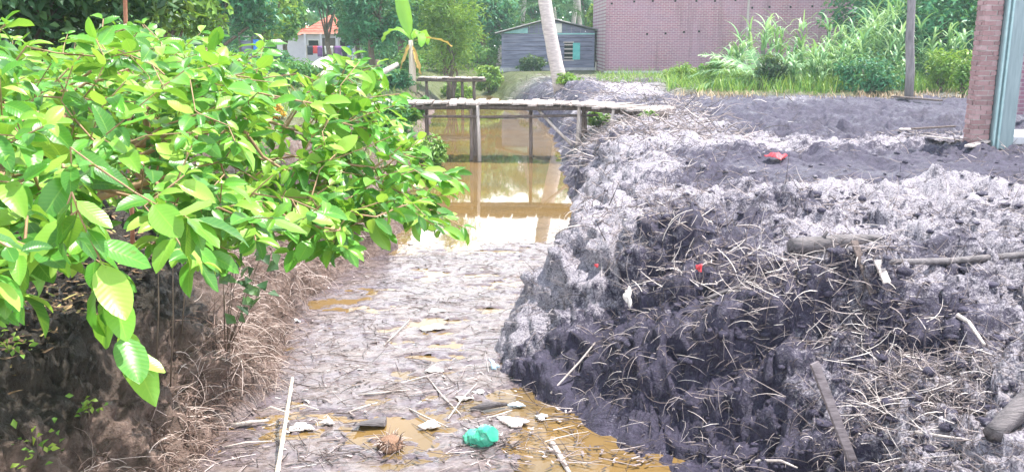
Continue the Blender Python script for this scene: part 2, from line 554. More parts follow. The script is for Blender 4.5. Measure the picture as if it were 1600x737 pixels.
hump(960, 420, 1.05, 0.30, 0.5, 0.34)
hump(1150, 405, 1.15, 0.20, 0.4, 0.30)
hump(1330, 400, 1.15, 0.26, 0.4, 0.26)
hump(1060, 345, 1.15, 0.14, 0.38, 0.34)
hump(1210, 310, 1.1, 0.20, 0.7, 0.30)
hump(1420, 290, 1.1, 0.20, 1.0, 0.35)
hump(1525, 238, 1.0, 0.10, 0.5, 0.25)
hump(1300, 175, 1.05, 0.25, 2.2, 0.8)
hump(1460, 185, 1.05, 0.22, 1.2, 0.6)
hump(850, 135, 1.05, 0.30, 2.2, 2.2)
hump(1310, 640, 0.75, -0.34, 0.17, 0.22)     # undercut hollow in the near spoil
hump(1110, 480, 0.95, -0.22, 0.22, 0.18)
hump(1490, 480, 1.0, -0.16, 0.20, 0.22)
hump(1180, 332, 1.0, -0.12, 0.45, 0.14)
hump(1040, 385, 1.0, -0.10, 0.30, 0.14)
hump(1310, 345, 1.0, -0.12, 0.50, 0.14)


def ground(X, Y, fine=True):
    X = np.asarray(X, float); Y = np.asarray(Y, float)
    wob = 0.14 * fbm(X * 1.4, Y * 1.4, 3, 3) + 0.08 * fbm(X * 4, Y * 4, 2, 5)
    dr = X - edge_r(Y) + wob
    dl = edge_l(Y) - X + wob * 0.8
    far = sm((Y - 38) / 10)                                 # the ditch ends behind the second foot bridge
    wr = 0.85 + 0.25 * fbm(X * 0.5, Y * 0.5, 2, 8) + 0.5 * sm((Y - 20) / 10) + 0.85 * sm((7.4 - Y) / 1.2) + 0.9 * np.exp(-((Y - 19.5) / 4.0) ** 2)
    wl = 0.95 + 0.6 * sm((Y - 14) / 8)
    top_r = 1.0 - 0.10 * sm((6.6 - Y) / 1.5) + 0.05 * fbm(X * 0.5, Y * 0.5, 2, 4)
    top_l = 0.92 + 0.05 * fbm(X * 0.5, Y * 0.5, 2, 9)
    tr = np.clip(dr / wr, -0.6, 1.6); tl = np.clip(dl / wl, -0.6, 1.6)
    hr = top_r * np.where(tr > 0, 1 - (1 - np.clip(tr, 0, 1)) ** (1.7 - 0.45 * sm((7.4 - Y) / 1.2)), tr * 0.9)
    hl = top_l * np.where(tl > 0, 1 - (1 - np.clip(tl, 0, 1)) ** 1.8, tl * 0.9)
    h = np.maximum(np.maximum(hr, hl), -0.35)
    h = h * (1 - far) + far * (0.95 + 0.05 * fbm(X * 0.2, Y * 0.2, 2, 14))
    right = sm(dr / 0.5)
    for hx, hy, a, rx, ry in HUMPS:
        h = h + a * np.exp(-((X - hx) / rx) ** 2 - ((Y - hy) / ry) ** 2) * np.clip(tr * 1.5, 0, 1)
    if fine:
        # churned clods: strong on the near spoil, weak on the trodden flat and on far ground
        flat = np.exp(-((Y - 10.6) / 1.2) ** 2) * sm((X - 2.0) / 1.0)
        rough = np.clip(tr * 3.5, 0, 1) * (1 - 0.6 * sm((Y - 14) / 8)) * (1 - 0.72 * flat) * (1 - sm((Y - 24) / 6))
        wx = X + 0.07 * fbm(X * 5, Y * 5, 2, 31); wy = Y + 0.07 * fbm(X * 5, Y * 5, 2, 37)
        cl = 0.5 - np.minimum(worley(wx * 3.0, wy * 3.4, 21), 1.0)
        c2 = 0.5 - np.minimum(worley(wx * 8.5, wy * 8.5, 23), 1.0)
        h = h + rough * (0.05 * cl + 0.015 * c2 + (0.06 + 0.03 * sm((7.4 - Y) / 1.0)) * fbm(X * 2.4, Y * 2.4, 4, 41, 0.6))
        rl = np.clip(tl * 2.5, 0, 1) * (1 - sm((Y - 24) / 6))
        h = h + rl * (0.02 * c2 + 0.06 * fbm(X * 3.0, Y * 3.0, 4, 47, 0.6))
        h = h + 0.03 * sm((Y - 20) / 6) * fbm(X * 1.2, Y * 1.2, 4, 51, 0.6)
    return h


ys = np.concatenate([np.array([-12, -8, -5, -3, -1.5, -0.5, 0.3, 0.9]), 1.4 * np.exp(np.linspace(0, math.log(50 / 1.4), 640)),
                     np.linspace(52, 160, 34)])
us = np.concatenate([-np.array([14, 10, 7, 5, 3.5, 2.5, 1.9, 1.5, 1.25, 1.1, 1.0]), -np.linspace(0.965, 0.716, 60), np.linspace(-0.71, 0.71, 730), np.linspace(0.716, 0.965, 60),
                     np.array([14, 10, 7, 5, 3.5, 2.5, 1.9, 1.5, 1.25, 1.1, 1.0])[::-1]])
YY, UU = np.meshgrid(ys, us, indexing='ij')
XX = np.clip(UU * np.maximum(YY, 1.4), -160, 160)
XX = np.where(np.abs(UU) >= 14, np.sign(UU) * 160, XX)
ZZ = ground(XX, YY)
nr, nc = XX.shape
idx = np.arange(nr * nc).reshape(nr, nc)
F = np.stack([idx[:-1, :-1], idx[:-1, 1:], idx[1:, 1:], idx[1:, :-1]], -1).reshape(-1, 4)
# lumps pushed out along the surface normal, so that steep faces break up as well
SURF = np.stack([XX, YY, ZZ], -1)
tu = np.gradient(SURF, axis=1); tv = np.gradient(SURF, axis=0)
NN = np.cross(tu, tv); NN /= np.maximum(np.linalg.norm(NN, axis=-1, keepdims=True), 1e-9)
flat_ = np.exp(-((YY - 10.6) / 1.2) ** 2) * sm((XX - 2.0) / 1.0)
amp = np.clip((XX - edge_r(YY) + 0.10) / 0.25, 0, 1) * (1 - 0.75 * flat_) * (1 - 0.45 * sm((YY - 13) / 6)) + 0.95 * np.clip((edge_l(YY) - XX + 0.10) / 0.25, 0, 1) * (1 - 0.6 * sm((YY - 13) / 6))
amp = amp * (1 - sm((YY - 34) / 5)) * (np.abs(UU) < 1.3) * (YY > 1.3)
sel = amp > 0.01
ps = SURF[sel]
wp_ = np.stack([fbm(ps[:, 1] * 3.5, ps[:, 2] * 3.5, 3, 5), fbm(ps[:, 0] * 3.5 + 7, ps[:, 2] * 3.5 + ps[:, 1] * 2, 3, 6), fbm(ps[:, 0] * 3.5, ps[:, 1] * 3.5, 3, 7)], -1)
ps = ps + 0.16 * wp_
m1 = sm((vn(ps[:, 0] * 1.6, ps[:, 1] * 1.6 + ps[:, 2], 4) - 0.25) * 2.2); m2 = sm((vn(ps[:, 0] * 2.7, ps[:, 1] * 2.7 + ps[:, 2] * 2, 14) - 0.35) * 2.6)
w1 = 0.45 - np.minimum(worley3(ps * np.array([2.3, 2.6, 3.4]), 3), 0.95); w2 = 0.45 - np.minimum(worley3(ps * np.array([6.0, 8.5, 8.0]), 9), 0.95); w3 = 0.45 - np.minimum(worley3(ps * 19.0, 15), 0.95)
def tri(f, o, sd):
    return 0.75 * (fbm(ps[:, 0] * f, ps[:, 2] * f * 1.3, o, sd, 0.6) + fbm(ps[:, 1] * f + 9, ps[:, 2] * f * 1.3 + 3, o, sd + 1, 0.6) + fbm(ps[:, 0] * f + 4, ps[:, 1] * f, o, sd + 2, 0.6))


f3 = tri(4.2, 5, 19)
rd = 0.5 - np.abs(tri(2.6, 4, 39))
SURF[sel] += NN[sel] * (amp[sel] * (0.20 * w1 * m1 + 0.06 * w2 * m2 + 0.018 * w3 + 0.13 * f3 + 0.07 * (rd - 0.3)))[:, None]
ZZ = SURF[..., 2]


def surf(x, y):
    """the churned surface under a point"""
    r_ = np.clip(np.searchsorted(ys, y), 0, nr - 1); c_ = np.clip(np.searchsorted(us, x / np.maximum(y, 1.4)), 0, nc - 1)
    return SURF[r_, c_]


drX = XX - edge_r(YY)
leftw = sm((edge_l(YY) - XX + 0.3) / 0.4) * (1 - sm((YY - 30) / 10))
grassw = np.clip(sm((YY - 23.5 - 1.2 * fbm(XX * 0.8, YY * 0.8, 3, 61)) / 2.5) * sm((XX - 1.2 - 0.10 * YY) / 1.5) + sm((YY - 33) / 6) +
                 sm((YY - 14) / 5) * sm((edge_l(YY) - XX) / 1.0), 0, 1)
pale = np.clip(0.55 + 0.9 * fbm(XX * 0.55, YY * 0.55, 3, 71) + 0.5 * np.exp(-((YY - 8.6) / 0.9) ** 2) - 1.3 * np.exp(-((YY - 10.7) / 1.25) ** 2) * sm((XX - 1.6) / 1)
               + 0.5 * np.exp(-((YY - 13.4) / 0.9) ** 2) - 1.4 * np.exp(-((YY - 18.5) / 3.4) ** 2) * sm((XX - 3.4) / 1)
               + 0.35 * sm((2.6 - YY + XX * 0.3) / 0.6)
               + 0.30 * sm((7.8 - YY) / 0.8) * sm((XX - 0.30 * YY + 0.15) / 0.5) + 0.14 * sm((7.6 - YY) / 0.8) + 0.35 * fbm(XX * 1.6, YY * 1.6, 3, 73) * sm((9 - YY) / 1) - 0.25 * sm((0.6 - ZZ) / 0.4) - 0.30 * sm((1.0 - drX) / 0.5) * np.exp(-((YY - 5.7) / 1.0) ** 2) + 0.30 * np.exp(-((YY - 7.4) / 0.8) ** 2), 0, 1)
TT = np.stack([leftw, grassw, pale], -1).reshape(-1, 3)
painted_shade = sm((edge_l(YY) - XX - 0.26 - 0.26 * sm((YY - 5.6) / 2.0) + 0.25 * fbm(XX * 2, YY * 2, 3, 77)) / 0.35) * (1 - sm((YY - 10) / 4))  # mask of the shade painted on the left bank, back from the water
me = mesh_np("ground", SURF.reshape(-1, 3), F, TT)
ha = me.attributes.new("painted_shade", 'FLOAT', 'POINT'); ha.data.foreach_set("value", painted_shade.astype(np.float32).ravel())
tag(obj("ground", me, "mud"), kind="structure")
me = mesh_np("water", [(-9, -4, 0), (9, -4, 0), (9, 58, 0), (-9, 58, 0)], [(0, 1, 2, 3)])
tag(obj("water", me, "water"), kind="structure")


def gz(x, y):
    return float(surf(np.array([x]), np.array([y]))[0, 2])


def gp(px, py, z=1.1, it=14):
    """where the sight line through a pixel meets the ground"""
    x, y, w = ray(px, py)
    t = np.linspace(1.5, 40, 9000); X = x * t; Y = y * t; Z = CAMZ + w * t
    h = surf(X, Y)[:, 2]; k = np.argmax(Z <= h)
    return np.array([X[k], Y[k], max(h[k], 0.0)])


# ------------------------------------------------------------------ ribbons and prisms (straw, grass, roots)
def ribbons(pos, az, elev, length, droop, width, nseg, taper=0.3, tri=False, curl=None):
    """many curved strips in one go; returns V, F and the index of the strip each vertex belongs to"""
    N = len(pos)
    s = np.linspace(0, 1, nseg + 1)[None, :]
    el = elev[:, None] - droop[:, None] * s * 1.0
    a2 = az[:, None] + (0 if curl is None else curl[:, None] * s)
    step = (length / nseg)[:, None]
    dx = np.cos(el) * np.cos(a2) * step; dy = np.cos(el) * np.sin(a2) * step; dz = np.sin(el) * step
    cx = pos[:, 0:1] + np.concatenate([np.zeros((N, 1)), np.cumsum(dx[:, :-1], 1)], 1)
    cy = pos[:, 1:2] + np.concatenate([np.zeros((N, 1)), np.cumsum(dy[:, :-1], 1)], 1)
    cz = pos[:, 2:3] + np.concatenate([np.zeros((N, 1)), np.cumsum(dz[:, :-1], 1)], 1)
    w = width[:, None] * 0.5 * (1 - (1 - taper) * s ** 1.5)
    ox = -np.sin(a2) * w; oy = np.cos(a2) * w
    if tri:
        k = 3
        A = np.stack([cx - ox, cy - oy, cz], -1); B = np.stack([cx + ox, cy + oy, cz], -1)
        C = np.stack([cx - np.sin(el) * np.cos(a2) * w * 1.7, cy - np.sin(el) * np.sin(a2) * w * 1.7, cz + np.cos(el) * w * 1.7], -1)
        V = np.stack([A, B, C], 2)
    else:
        k = 2
        V = np.stack([np.stack([cx - ox, cy - oy, cz], -1), np.stack([cx + ox, cy + oy, cz], -1)], 2)
    n1 = nseg + 1
    base = (np.arange(N) * n1 * k)[:, None, None]
    i = np.arange(nseg)[None, :, None] * k; j = np.arange(k if tri else 1)[None, None, :]
    j2 = (j + 1) % k
    F = np.stack([base + i + j, base + i + j2, base + i + k + j2, base + i + k + j], -1).reshape(-1, 4)
    return V.reshape(-1, 3), F, np.repeat(np.arange(N), n1 * k)


def scatter(n, px0, px1, Y0, Y1):
    """points spread evenly over the picture of the ground between two depths"""
    u = rng.uniform((px0 - 800) / FPX, (px1 - 800) / FPX, n)
    Y = 1.0 / rng.uniform(1.0 / Y1, 1.0 / Y0, n)
    return u * Y * 1.0, Y


def strew(name, n, px0, px1, Y0, Y1, mat, keep, lmin, lmax, wmin, wmax, lift=0.35, tri=True, droop=0.7, seg=3, lightbias=1.0, zoff=0.004):
    x, y = scatter(n, px0, px1, Y0, Y1)
    k = keep(x, y) > rng.uniform(0, 1, n)
    x, y = x[k], y[k]; m = len(x)
    pos = surf(x, y); y = pos[:, 1]
    sc = np.clip(y / 8.0, 0.6, 2.2)
    L = rng.uniform(lmin, lmax, m) ** 1.0 * np.clip(sc, 0.8, 1.4); W = rng.uniform(wmin, wmax, m) * sc
    V, F, own = ribbons(pos + np.array([0, 0, zoff]), rng.uniform(0, 2 * math.pi, m), rng.normal(0.08, lift, m), L,
                        rng.normal(0.15, droop * 0.5, m), W, seg, 0.45, tri, rng.normal(0, 0.7 if seg < 5 else 1.5, m))
    tint = np.clip(rng.beta(0.9, 1.5, m) * lightbias, 0, 1)[own]
    return tag(obj(name, mesh_np(name, V, F, tint, smooth=False), mat), kind="stuff")


def on_right(x, y):
    return sm((x - edge_r(y) - 0.05) / 0.3)


TUFTS = [(gp(a_, b_), r_) for a_, b_, r_ in ((1180, 425, 0.22), (1270, 418, 0.26), (1330, 432, 0.24), (1230, 440, 0.2), (1320, 510, 0.14), (1390, 545, 0.20), (1430, 590, 0.20), (1460, 625, 0.18), (1370, 590, 0.14),
                                              (1010, 392, 0.28), (1110, 375, 0.22), (1060, 345, 0.3), (1110, 430, 0.18), (960, 330, 0.4), (1500, 560, 0.14), (1360, 660, 0.14))]


def tuft(x, y):
    d = 0.0
    for q, r_ in TUFTS: d = d + np.exp(-((x - q[0]) ** 2 + (y - q[1]) ** 2) / r_ ** 2)
    return np.clip(d, 0, 1)


def straw_keep(x, y):
    d = 0.5 + 0.9 * fbm(x * 0.8, y * 0.8, 3, 81)
    near = sm((7.8 - y) / 1.2)
    d = d * (1 - near) + near * (0.30 + 0.35 * fbm(x * 2, y * 2, 3, 82) + 0.7 * tuft(x, y))
    flat = np.exp(-((y - 10.7) / 1.1) ** 2) * sm((x - 1.8) / 1.0) + np.exp(-((y - 18.0) / 3.0) ** 2) * sm((x - 4.2) / 1)
    low = sm((0.8 - (x - edge_r(y))) / 0.8) * sm((7.2 - y) / 1)
    return on_right(x, y) * np.clip(d, 0.05, 1) * (1 - 0.9 * np.clip(flat, 0, 1)) * (1 - 0.4 * low)


strew("straw_litter", 34000, 780, 1660, 2.9, 15.0, "straw", straw_keep, 0.03, 0.17, 0.0028, 0.0075, 0.42, True, 0.7, 2, 0.95)
strew("straw_tufts", 10000, 880, 1600, 3.2, 8.0, "straw", lambda x, y: on_right(x, y) * tuft(x, y), 0.08, 0.30, 0.004, 0.010, 0.55, True, 1.0, 4, 1.4, 0.02)
strew("root_tangle", 2000, 860, 1660, 3.0, 9.0, "straw", straw_keep, 0.15, 0.45, 0.003, 0.008, 0.5, True, 1.8, 6, 1.1, 0.01)
strew("straw_litter", 7000, 730, 1240, 14.0, 40.0, "straw",
      lambda x, y: on_right(x, y) * np.clip(1.0 - sm((x - 1.4 - 0.10 * y) / 1.6), 0.03, 1), 0.10, 0.35, 0.004, 0.008, 0.3, True, 0.8, 3, 1.0)


def left_keep(x, y):
    d = edge_l(y) - x
    return sm((d + 0.02) / 0.15) * (1 - 0.96 * sm((d - 0.20 - 0.26 * sm((y - 5.6) / 2.0)) / 0.3)) * np.clip(0.7 + 0.6 * fbm(x * 1.2, y * 1.2, 2, 83), 0.1, 1)


strew("root_tangle", 6000, 180, 660, 4.2, 12.5, "root_brown", left_keep, 0.08, 0.36, 0.004, 0.009, 0.45, True, 1.3, 4)
strew("leaf_litter", 6000, -60, 330, 2.8, 9.0, "dry_leaf", lambda x, y: sm((edge_l(y) - x - 0.6) / 0.3), 0.05, 0.11, 0.02, 0.045, 0.2, False, 0.5, 2, 1.0, 0.01)

# roots and fibres hanging out of the steep faces
def face_roots(name, n, mask, mat, lo, hi, w0, w1, az0):
    e1 = np.linalg.norm(SURF[1:, :-1] - SURF[:-1, :-1], axis=-1) * np.linalg.norm(SURF[:-1, 1:] - SURF[:-1, :-1], axis=-1)
    wgt = (e1 * mask[:-1, :-1] / np.maximum(YY[:-1, :-1], 3) ** 1.5).ravel()
    k_ = rng.choice(wgt.size, n, p=wgt / wgt.sum())
    r_, c_ = np.unravel_index(k_, e1.shape)
    pos = SURF[r_, c_] + NN[r_, c_] * 0.004
    nx = NN[r_, c_]
    az = np.arctan2(nx[:, 1], nx[:, 0]) + rng.normal(0, 1.0, n)
    V, F, own = ribbons(pos, az, rng.normal(0.1, 0.5, n), rng.uniform(lo, hi, n), rng.uniform(0.2, 2.0, n), rng.uniform(w0, w1, n), 4, 0.4, True, rng.normal(0, 0.9, n))
    tag(obj(name, mesh_np(name, V, F, rng.beta(1.1, 1.2, n)[own], smooth=False), mat), kind="stuff")


dR = XX - edge_r(YY); dL = edge_l(YY) - XX
face_roots("face_roots", 1500, ((dR > 0.03) & (dR < 1.2) & (YY > 3.5) & (YY < 18) & (np.abs(UU) < 0.7)) * np.clip(0.5 + 1.0 * fbm(XX * 1.7, YY * 1.7 + ZZ * 1.5, 3, 87), 0.12, 1), "straw", 0.04, 0.24, 0.002, 0.0045, math.pi)
face_roots("face_roots", 2200, ((dL > 0.0) & (dL < 0.26 + 0.26 * sm((YY - 5.6) / 2.0) + 0.18 * fbm(XX * 2, YY * 2, 2, 9)) & (YY > 4) & (YY < 13) & (np.abs(UU) < 0.7)) * 1.0, "root_brown", 0.05, 0.25, 0.003, 0.007, 0.0)

# dead grass hanging down the left bank
n = 450
y = 1 / rng.uniform(1 / 11.5, 1 / 5.6, n); d = rng.uniform(0.05, 1.0, n) * (0.28 + 0.25 * sm((y - 5.6) / 2.0))
x = edge_l(y) - d
k = fbm(x * 2, y * 2, 2, 88) + 0.15 > rng.uniform(-0.4, 0.5, n)
x, y = x[k], y[k]; m = len(x)
V, F, own = ribbons(surf(x, y) + np.array([0, 0, 0.02]), rng.normal(-0.5, 0.6, m), rng.normal(0.5, 0.3, m), rng.uniform(0.18, 0.45, m),
                    rng.uniform(1.2, 2.4, m), rng.uniform(0.004, 0.008, m), 5, 0.4, True, rng.normal(0, 0.5, m))
tag(obj("hanging_dead_grass", mesh_np("hanging_dead_grass", V, F, np.clip(rng.beta(1.5, 1.3, m), 0, 1)[own], smooth=False), "root_brown"), kind="stuff")

# ------------------------------------------------------------------ floating scum and bits
gx = np.arange(-2.3, 1.3, 0.022); gy = np.arange(4.4, 13.0, 0.03)
GY, GX = np.meshgrid(gy, gx, indexing='ij')
inside = sm((GX - edge_l(GY) + 0.25) / 0.2) * sm((edge_r(GY) + 0.25 - GX) / 0.2)
fall = 1.12 - 0.30 * sm((6.6 - GY) / 0.9) - 1.2 * sm((GX + 0.25) / 0.4) * sm((6.45 - GY) / 0.45) - 1.7 * sm((GY - 10.2 - 0.3 * GX) / 1.6) - 0.5 * sm((GX + 0.1 * GY - 0.85) / 0.5) * sm((7.4 - GY) / 1.0)
fld = fall - 0.10 + 1.15 * fbm(GX * 1.3, GY * 2.2, 4, 91, 0.6) + 0.7 * fbm(GX * 7, GY * 11, 3, 97, 0.65)
GZ = np.clip((fld - 0.54) * 0.045, -0.02, 0.014) + 0.009 * fbm(GX * 14, GY * 22, 3, 99) * (fld > 0.4)
ok = (fld > 0.30) & (inside > 0.2)
id2 = np.arange(GX.size).reshape(GX.shape)
Fq = np.stack([id2[:-1, :-1], id2[:-1, 1:], id2[1:, 1:], id2[1:, :-1]], -1).reshape(-1, 4)
okf = (ok[:-1, :-1] & ok[:-1, 1:] & ok[1:, 1:] & ok[1:, :-1]).ravel()
Fq = Fq[okf]
used, inv = np.unique(Fq, return_inverse=True)
Vs = np.stack([GX, GY, GZ], -1).reshape(-1, 3)[used]
tag(obj("floating_scum", mesh_np("floating_scum", Vs, inv.reshape(-1, 4)), "scum"), kind="stuff")
n = 8500
y = 1 / rng.uniform(1 / 12.5, 1 / 4.9, n); x = rng.uniform(-2.2, 1.2, n)
kk = (x > edge_l(y) - 0.05) & (x < edge_r(y) + 0.05) & ((0.4 + 0.9 * fbm(x * 1.3, y * 2.2, 3, 91)) * (1 - 0.2 * sm((6.6 - y) / 0.6)) * (1 - 0.85 * sm((y - 10.6) / 0.6)) > rng.uniform(0, 1, n))
x, y = x[kk], y[kk]; m = len(x)
for nm, lo, hi, w0, w1, sel_, tri_ in (("floating_twigs", 0.06, 0.30, 0.003, 0.007, slice(0, m // 2), True), ("floating_leaves", 0.02, 0.07, 0.008, 0.022, slice(m // 2, m), False)):
    xs_, ys_ = x[sel_], y[sel_]; k_ = len(xs_)
    V, F, own = ribbons(np.stack([xs_, ys_, 0.016 + rng.uniform(0, 0.01, k_)], -1), rng.normal(0, 0.9, k_) + math.pi * (rng.uniform(0, 1, k_) > 0.5), rng.normal(0.03, 0.06, k_), rng.uniform(lo, hi, k_),
                        rng.normal(0.05, 0.2, k_), rng.uniform(w0, w1, k_), 3, 0.4, tri_, rng.normal(0, 0.5, k_))
    tag(obj(nm, mesh_np(nm, V, F, rng.beta(1.1, 1.6, k_)[own], smooth=False), "litter"), kind="stuff")

# ------------------------------------------------------------------ foot bridges
def foot_bridge(label, path, width, plank_w, posts, rail=None, braces=(), group=None, seed=1):
    rnd = random.Random(seed)
    root = thing("foot_bridge", label, "bridge", (path[0][0], path[0][1], 0.9), group)
    off = root.location
    meshes = []
    for i in range(4):
        b = MB().box((0, 0, 0), (plank_w * 0.93, width * rnd.uniform(0.9, 1.05), 0.035), jit=0.008)
        meshes.append(b.mesh("plank")); meshes[-1].materials.append(M["deck_plank"])
    for (a, b) in zip(path[:-1], path[1:]):
        a = Vector(a); b = Vector(b); d = b - a
        n = max(2, int(d.length / plank_w)); yaw = math.atan2(d.y, d.x); pit = -math.asin(d.z / d.length)
        for i in range(n):
            o = obj("plank", rnd.choice(meshes), None, root)
            o.location = a + d * ((i + 0.5) / n) - off + Vector((0, rnd.uniform(-0.05, 0.05), rnd.uniform(-0.008, 0.012)))
            o.rotation_euler = (rnd.uniform(-0.03, 0.03), pit + rnd.uniform(-0.03, 0.03), yaw + rnd.uniform(-0.05, 0.05))
        for s in (-0.36, 0.0, 0.36):
            e = Vector((0, s * width, -0.075))
            obj("beam", MB().tube([a + e - d * 0.02, a + d * 0.5 + e + Vector((0, 0, -0.01)), b + e + d * 0.02], [0.05, 0.055, 0.045], 7).mesh("beam", off, True), "dark_timber", root)
    for (x, y, ztop, zbot, r, lean, m) in posts:
        pts = [(x + lean, y, ztop), (x + lean * 0.5 + 0.01, y, (ztop + zbot) / 2), (x, y, zbot)]
        obj("post", MB().tube(pts, [r * 0.9, r, r * 1.1], 7, wob=0.08).mesh("post", off, True), m, root)
    if rail:
        obj("rail", MB().tube(rail, 0.03, 6, wob=0.1).mesh("rail", off, True), "dark_timber", root)
    for a, b, r in braces:
        obj("brace", MB().tube([a, (Vector(a) + Vector(b)) / 2 + Vector((0, 0, -0.02)), b], r, 6, wob=0.1).mesh("brace", off, True), "pale_timber", root)
    return root


YB = 18.9
bp = [Vector(D(540, 160, 19.2)), Vector(D(740, 159, 19.2)), Vector(D(905, 161, 19.0)), Vector(D(1035, 178, 17.9))]
bp[2].z = max(bp[2].z, gz(bp[2].x, bp[2].y) + 0.1); bp[3].z = max(bp[3].z, max(gz(bp[3].x + a_, bp[3].y + b_) for a_ in (-.4, 0, .3) for b_ in (-.5, 0, .5)) + 0.07)
posts = []
for px, Y, r, lean, m, ybot in ((667, 19.6, 0.045, 0.0, "post_timber", 0), (735, 18.75, 0.035, 0.02, "post_timber", 0), (742, 19.5, 0.05, 0.0, "post_timber", 0), (749, 18.6, 0.04, -0.03, "pale_timber", 0),
                        (829, 19.3, 0.038, 0.0, "post_timber", 0), (902, 18.5, 0.045, 0.03, "pale_timber", 0), (912, 19.4, 0.06, 0.0, "post_timber", 0),
                        (950, 17.9, 0.035, 0.10, "pale_timber", 0)):
    x = (px - 800) / FPX * Y
    zt = float(np.interp(x, [p.x for p in bp], [p.z for p in bp])) - 0.04
    posts.append((x, Y, zt, min(gz(x, Y), 0.0) - 0.25 if gz(x, Y) < 0.1 else gz(x, Y) - 0.15, r, lean, m))
foot_bridge("grey plank foot bridge on thin posts, reaching the spoil bank over the ditch", bp, 1.25, 0.16, posts,
            [D(600, 181, 18.6), D(760, 183, 18.6), D(935, 180, 18.5)], [(D(836, 166, 18.8), D(893, 226, 18.2), 0.03)], "foot bridges over the ditch")
b2 = [Vector(D(655, 121, 33.0)), Vector(D(757, 122, 33.0))]
foot_bridge("short low foot bridge far behind, half hidden by bamboo and green weeds", b2, 1.0, 0.2,
            [((px - 800) / FPX * 32.8, 32.8, b2[0].z - 0.05, -0.2, 0.06, 0.0, "dark_timber") for px in (668, 709, 723, 741)], None, (), "foot bridges over the ditch", 3)

# ------------------------------------------------------------------ wooden hut
HY = 44.0
def hx(px): return (px - 800) / FPX * HY
def hzz(py): return CAMZ + (HZ - py) / FPX * HY
x0, x1 = hx(784), hx(926); zb, ze = 0.98, hzz(53); xr, zr = hx(858), hzz(31)
root = thing("wooden_hut", "weathered grey plank hut with low gable roof and cyan shutter beside the brick building", "hut", ((x0 + x1) / 2, HY, zb))
off = root.location
DEP = 4.5
obj("plinth", MB().box(((x0 + x1) / 2, HY + DEP / 2, zb + 0.02), (x1 - x0 + 0.16, DEP + 0.16, 0.22)).mesh("plinth", off), "concrete", root)
nb = 8; bh = (ze - zb - 0.13) / nb
wx0, wx1, wz0, wz1 = hx(880), hx(893), hzz(92), hzz(67)
for i in range(nb):
    za = zb + 0.13 + i * bh; zc = za + bh / 2
    segs = [(x0, x1)]
    if za + bh * 0.5 > wz0 and za + bh * 0.5 < wz1: segs = [(x0, wx0), (wx1, x1)]
    for a, b in segs:
        obj("board", MB().box(((a + b) / 2, HY + random.uniform(-0.02, 0.012), zc), (b - a, 0.03, bh * random.uniform(0.90, 0.99)), Matrix.Rotation(random.uniform(-0.006, 0.006), 3, 'Y') @ Matrix.Rotation(random.uniform(-0.06, 0.02), 3, 'X')).mesh("board", off), "board_grey", root)
for s, xx in ((0, x0 + 0.03), (1, x1 - 0.03)):
    obj("side_wall", MB().box((xx, HY + DEP / 2 + 0.05, (zb + ze) / 2), (0.05, DEP - 0.1, ze - zb)).mesh("side_wall", off), "board_grey", root)
obj("rear_wall", MB().box(((x0 + x1) / 2, HY + DEP, (zb + ze) / 2), (x1 - x0, 0.05, ze - zb)).mesh("rear_wall", off), "board_grey", root)
obj("dark_backing", MB().box(((x0 + x1) / 2, HY + 0.12, (zb + ze) / 2), (x1 - x0 - 0.2, 0.04, ze - zb - 0.1)).mesh("dark_backing", off), "dark_opening", root)  # near-black sheet added for the dark inside behind slats and board gaps
# gable of upright boards
ng = 20
def roofz(x): return float(np.interp(x, [hx(774), xr, hx(942)], [hzz(53), zr, hzz(50.5)]))
for i in range(ng):
    a = x0 + (x1 - x0) * i / ng; b = x0 + (x1 - x0) * (i + 1) / ng - 0.012
    za, zb_ = roofz(a) - 0.07, roofz(b) - 0.07
    if max(za, zb_) < ze + 0.05: continue
    yy = HY - 0.012 + random.uniform(-0.01, 0.01)
    v = [(a, yy, ze), (b, yy, ze), (b, yy, max(zb_, ze + .01)), (a, yy, max(za, ze + .01))]; v += [(p[0], p[1] + 0.03, p[2]) for p in v]
    obj("gable_board", MB().add(v, [(0, 1, 2, 3), (7, 6, 5, 4), (0, 4, 5, 1), (1, 5, 6, 2), (2, 6, 7, 3), (3, 7, 4, 0)]).mesh("gable_board", off), "board_grey", root)
v = [(hx(787), HY - 0.06, hzz(52.5)), (hx(824), HY - 0.06, hzz(52.5)), (hx(824), HY - 0.06, hzz(44)), (hx(790), HY - 0.06, hzz(51))]; v += [(p[0], p[1] + 0.012, p[2]) for p in v]
obj("gable_sheet", MB().add(v, [(0, 1, 2, 3), (7, 6, 5, 4), (0, 4, 5, 1), (1, 5, 6, 2), (2, 6, 7, 3), (3, 7, 4, 0)]).mesh("gable_sheet", off), "cyan_sheet", root)["label"] = "pale cyan sheet in the gable"
obj("gable_sheet", MB().box((hx(869), HY - 0.06, hzz(45)), (0.42, 0.015, 0.42)).mesh("gable_sheet", off), "white_sheet", root)["label"] = "white sheet patch in the gable"
obj("tie_beam", MB().box((hx(896), HY - 0.05, hzz(53.5)), (hx(926) - hx(866), 0.05, 0.07)).mesh("tie_beam", off), "cyan_sheet", root)
w = obj("window", MB().box(((wx0 + wx1) / 2, HY - 0.01, wz1 + 0.03), (wx1 - wx0 + 0.1, 0.06, 0.05)).box(((wx0 + wx1) / 2, HY - 0.01, wz0 - 0.03), (wx1 - wx0 + 0.1, 0.06, 0.05)).mesh("window", off), "pale_timber", root)
for k in range(4):
    obj("slat", MB().box(((wx0 + wx1) / 2, HY + 0.01, wz0 + 0.1 + k * 0.2), (wx1 - wx0, 0.02, 0.06)).mesh("slat", off), "pale_timber", w)
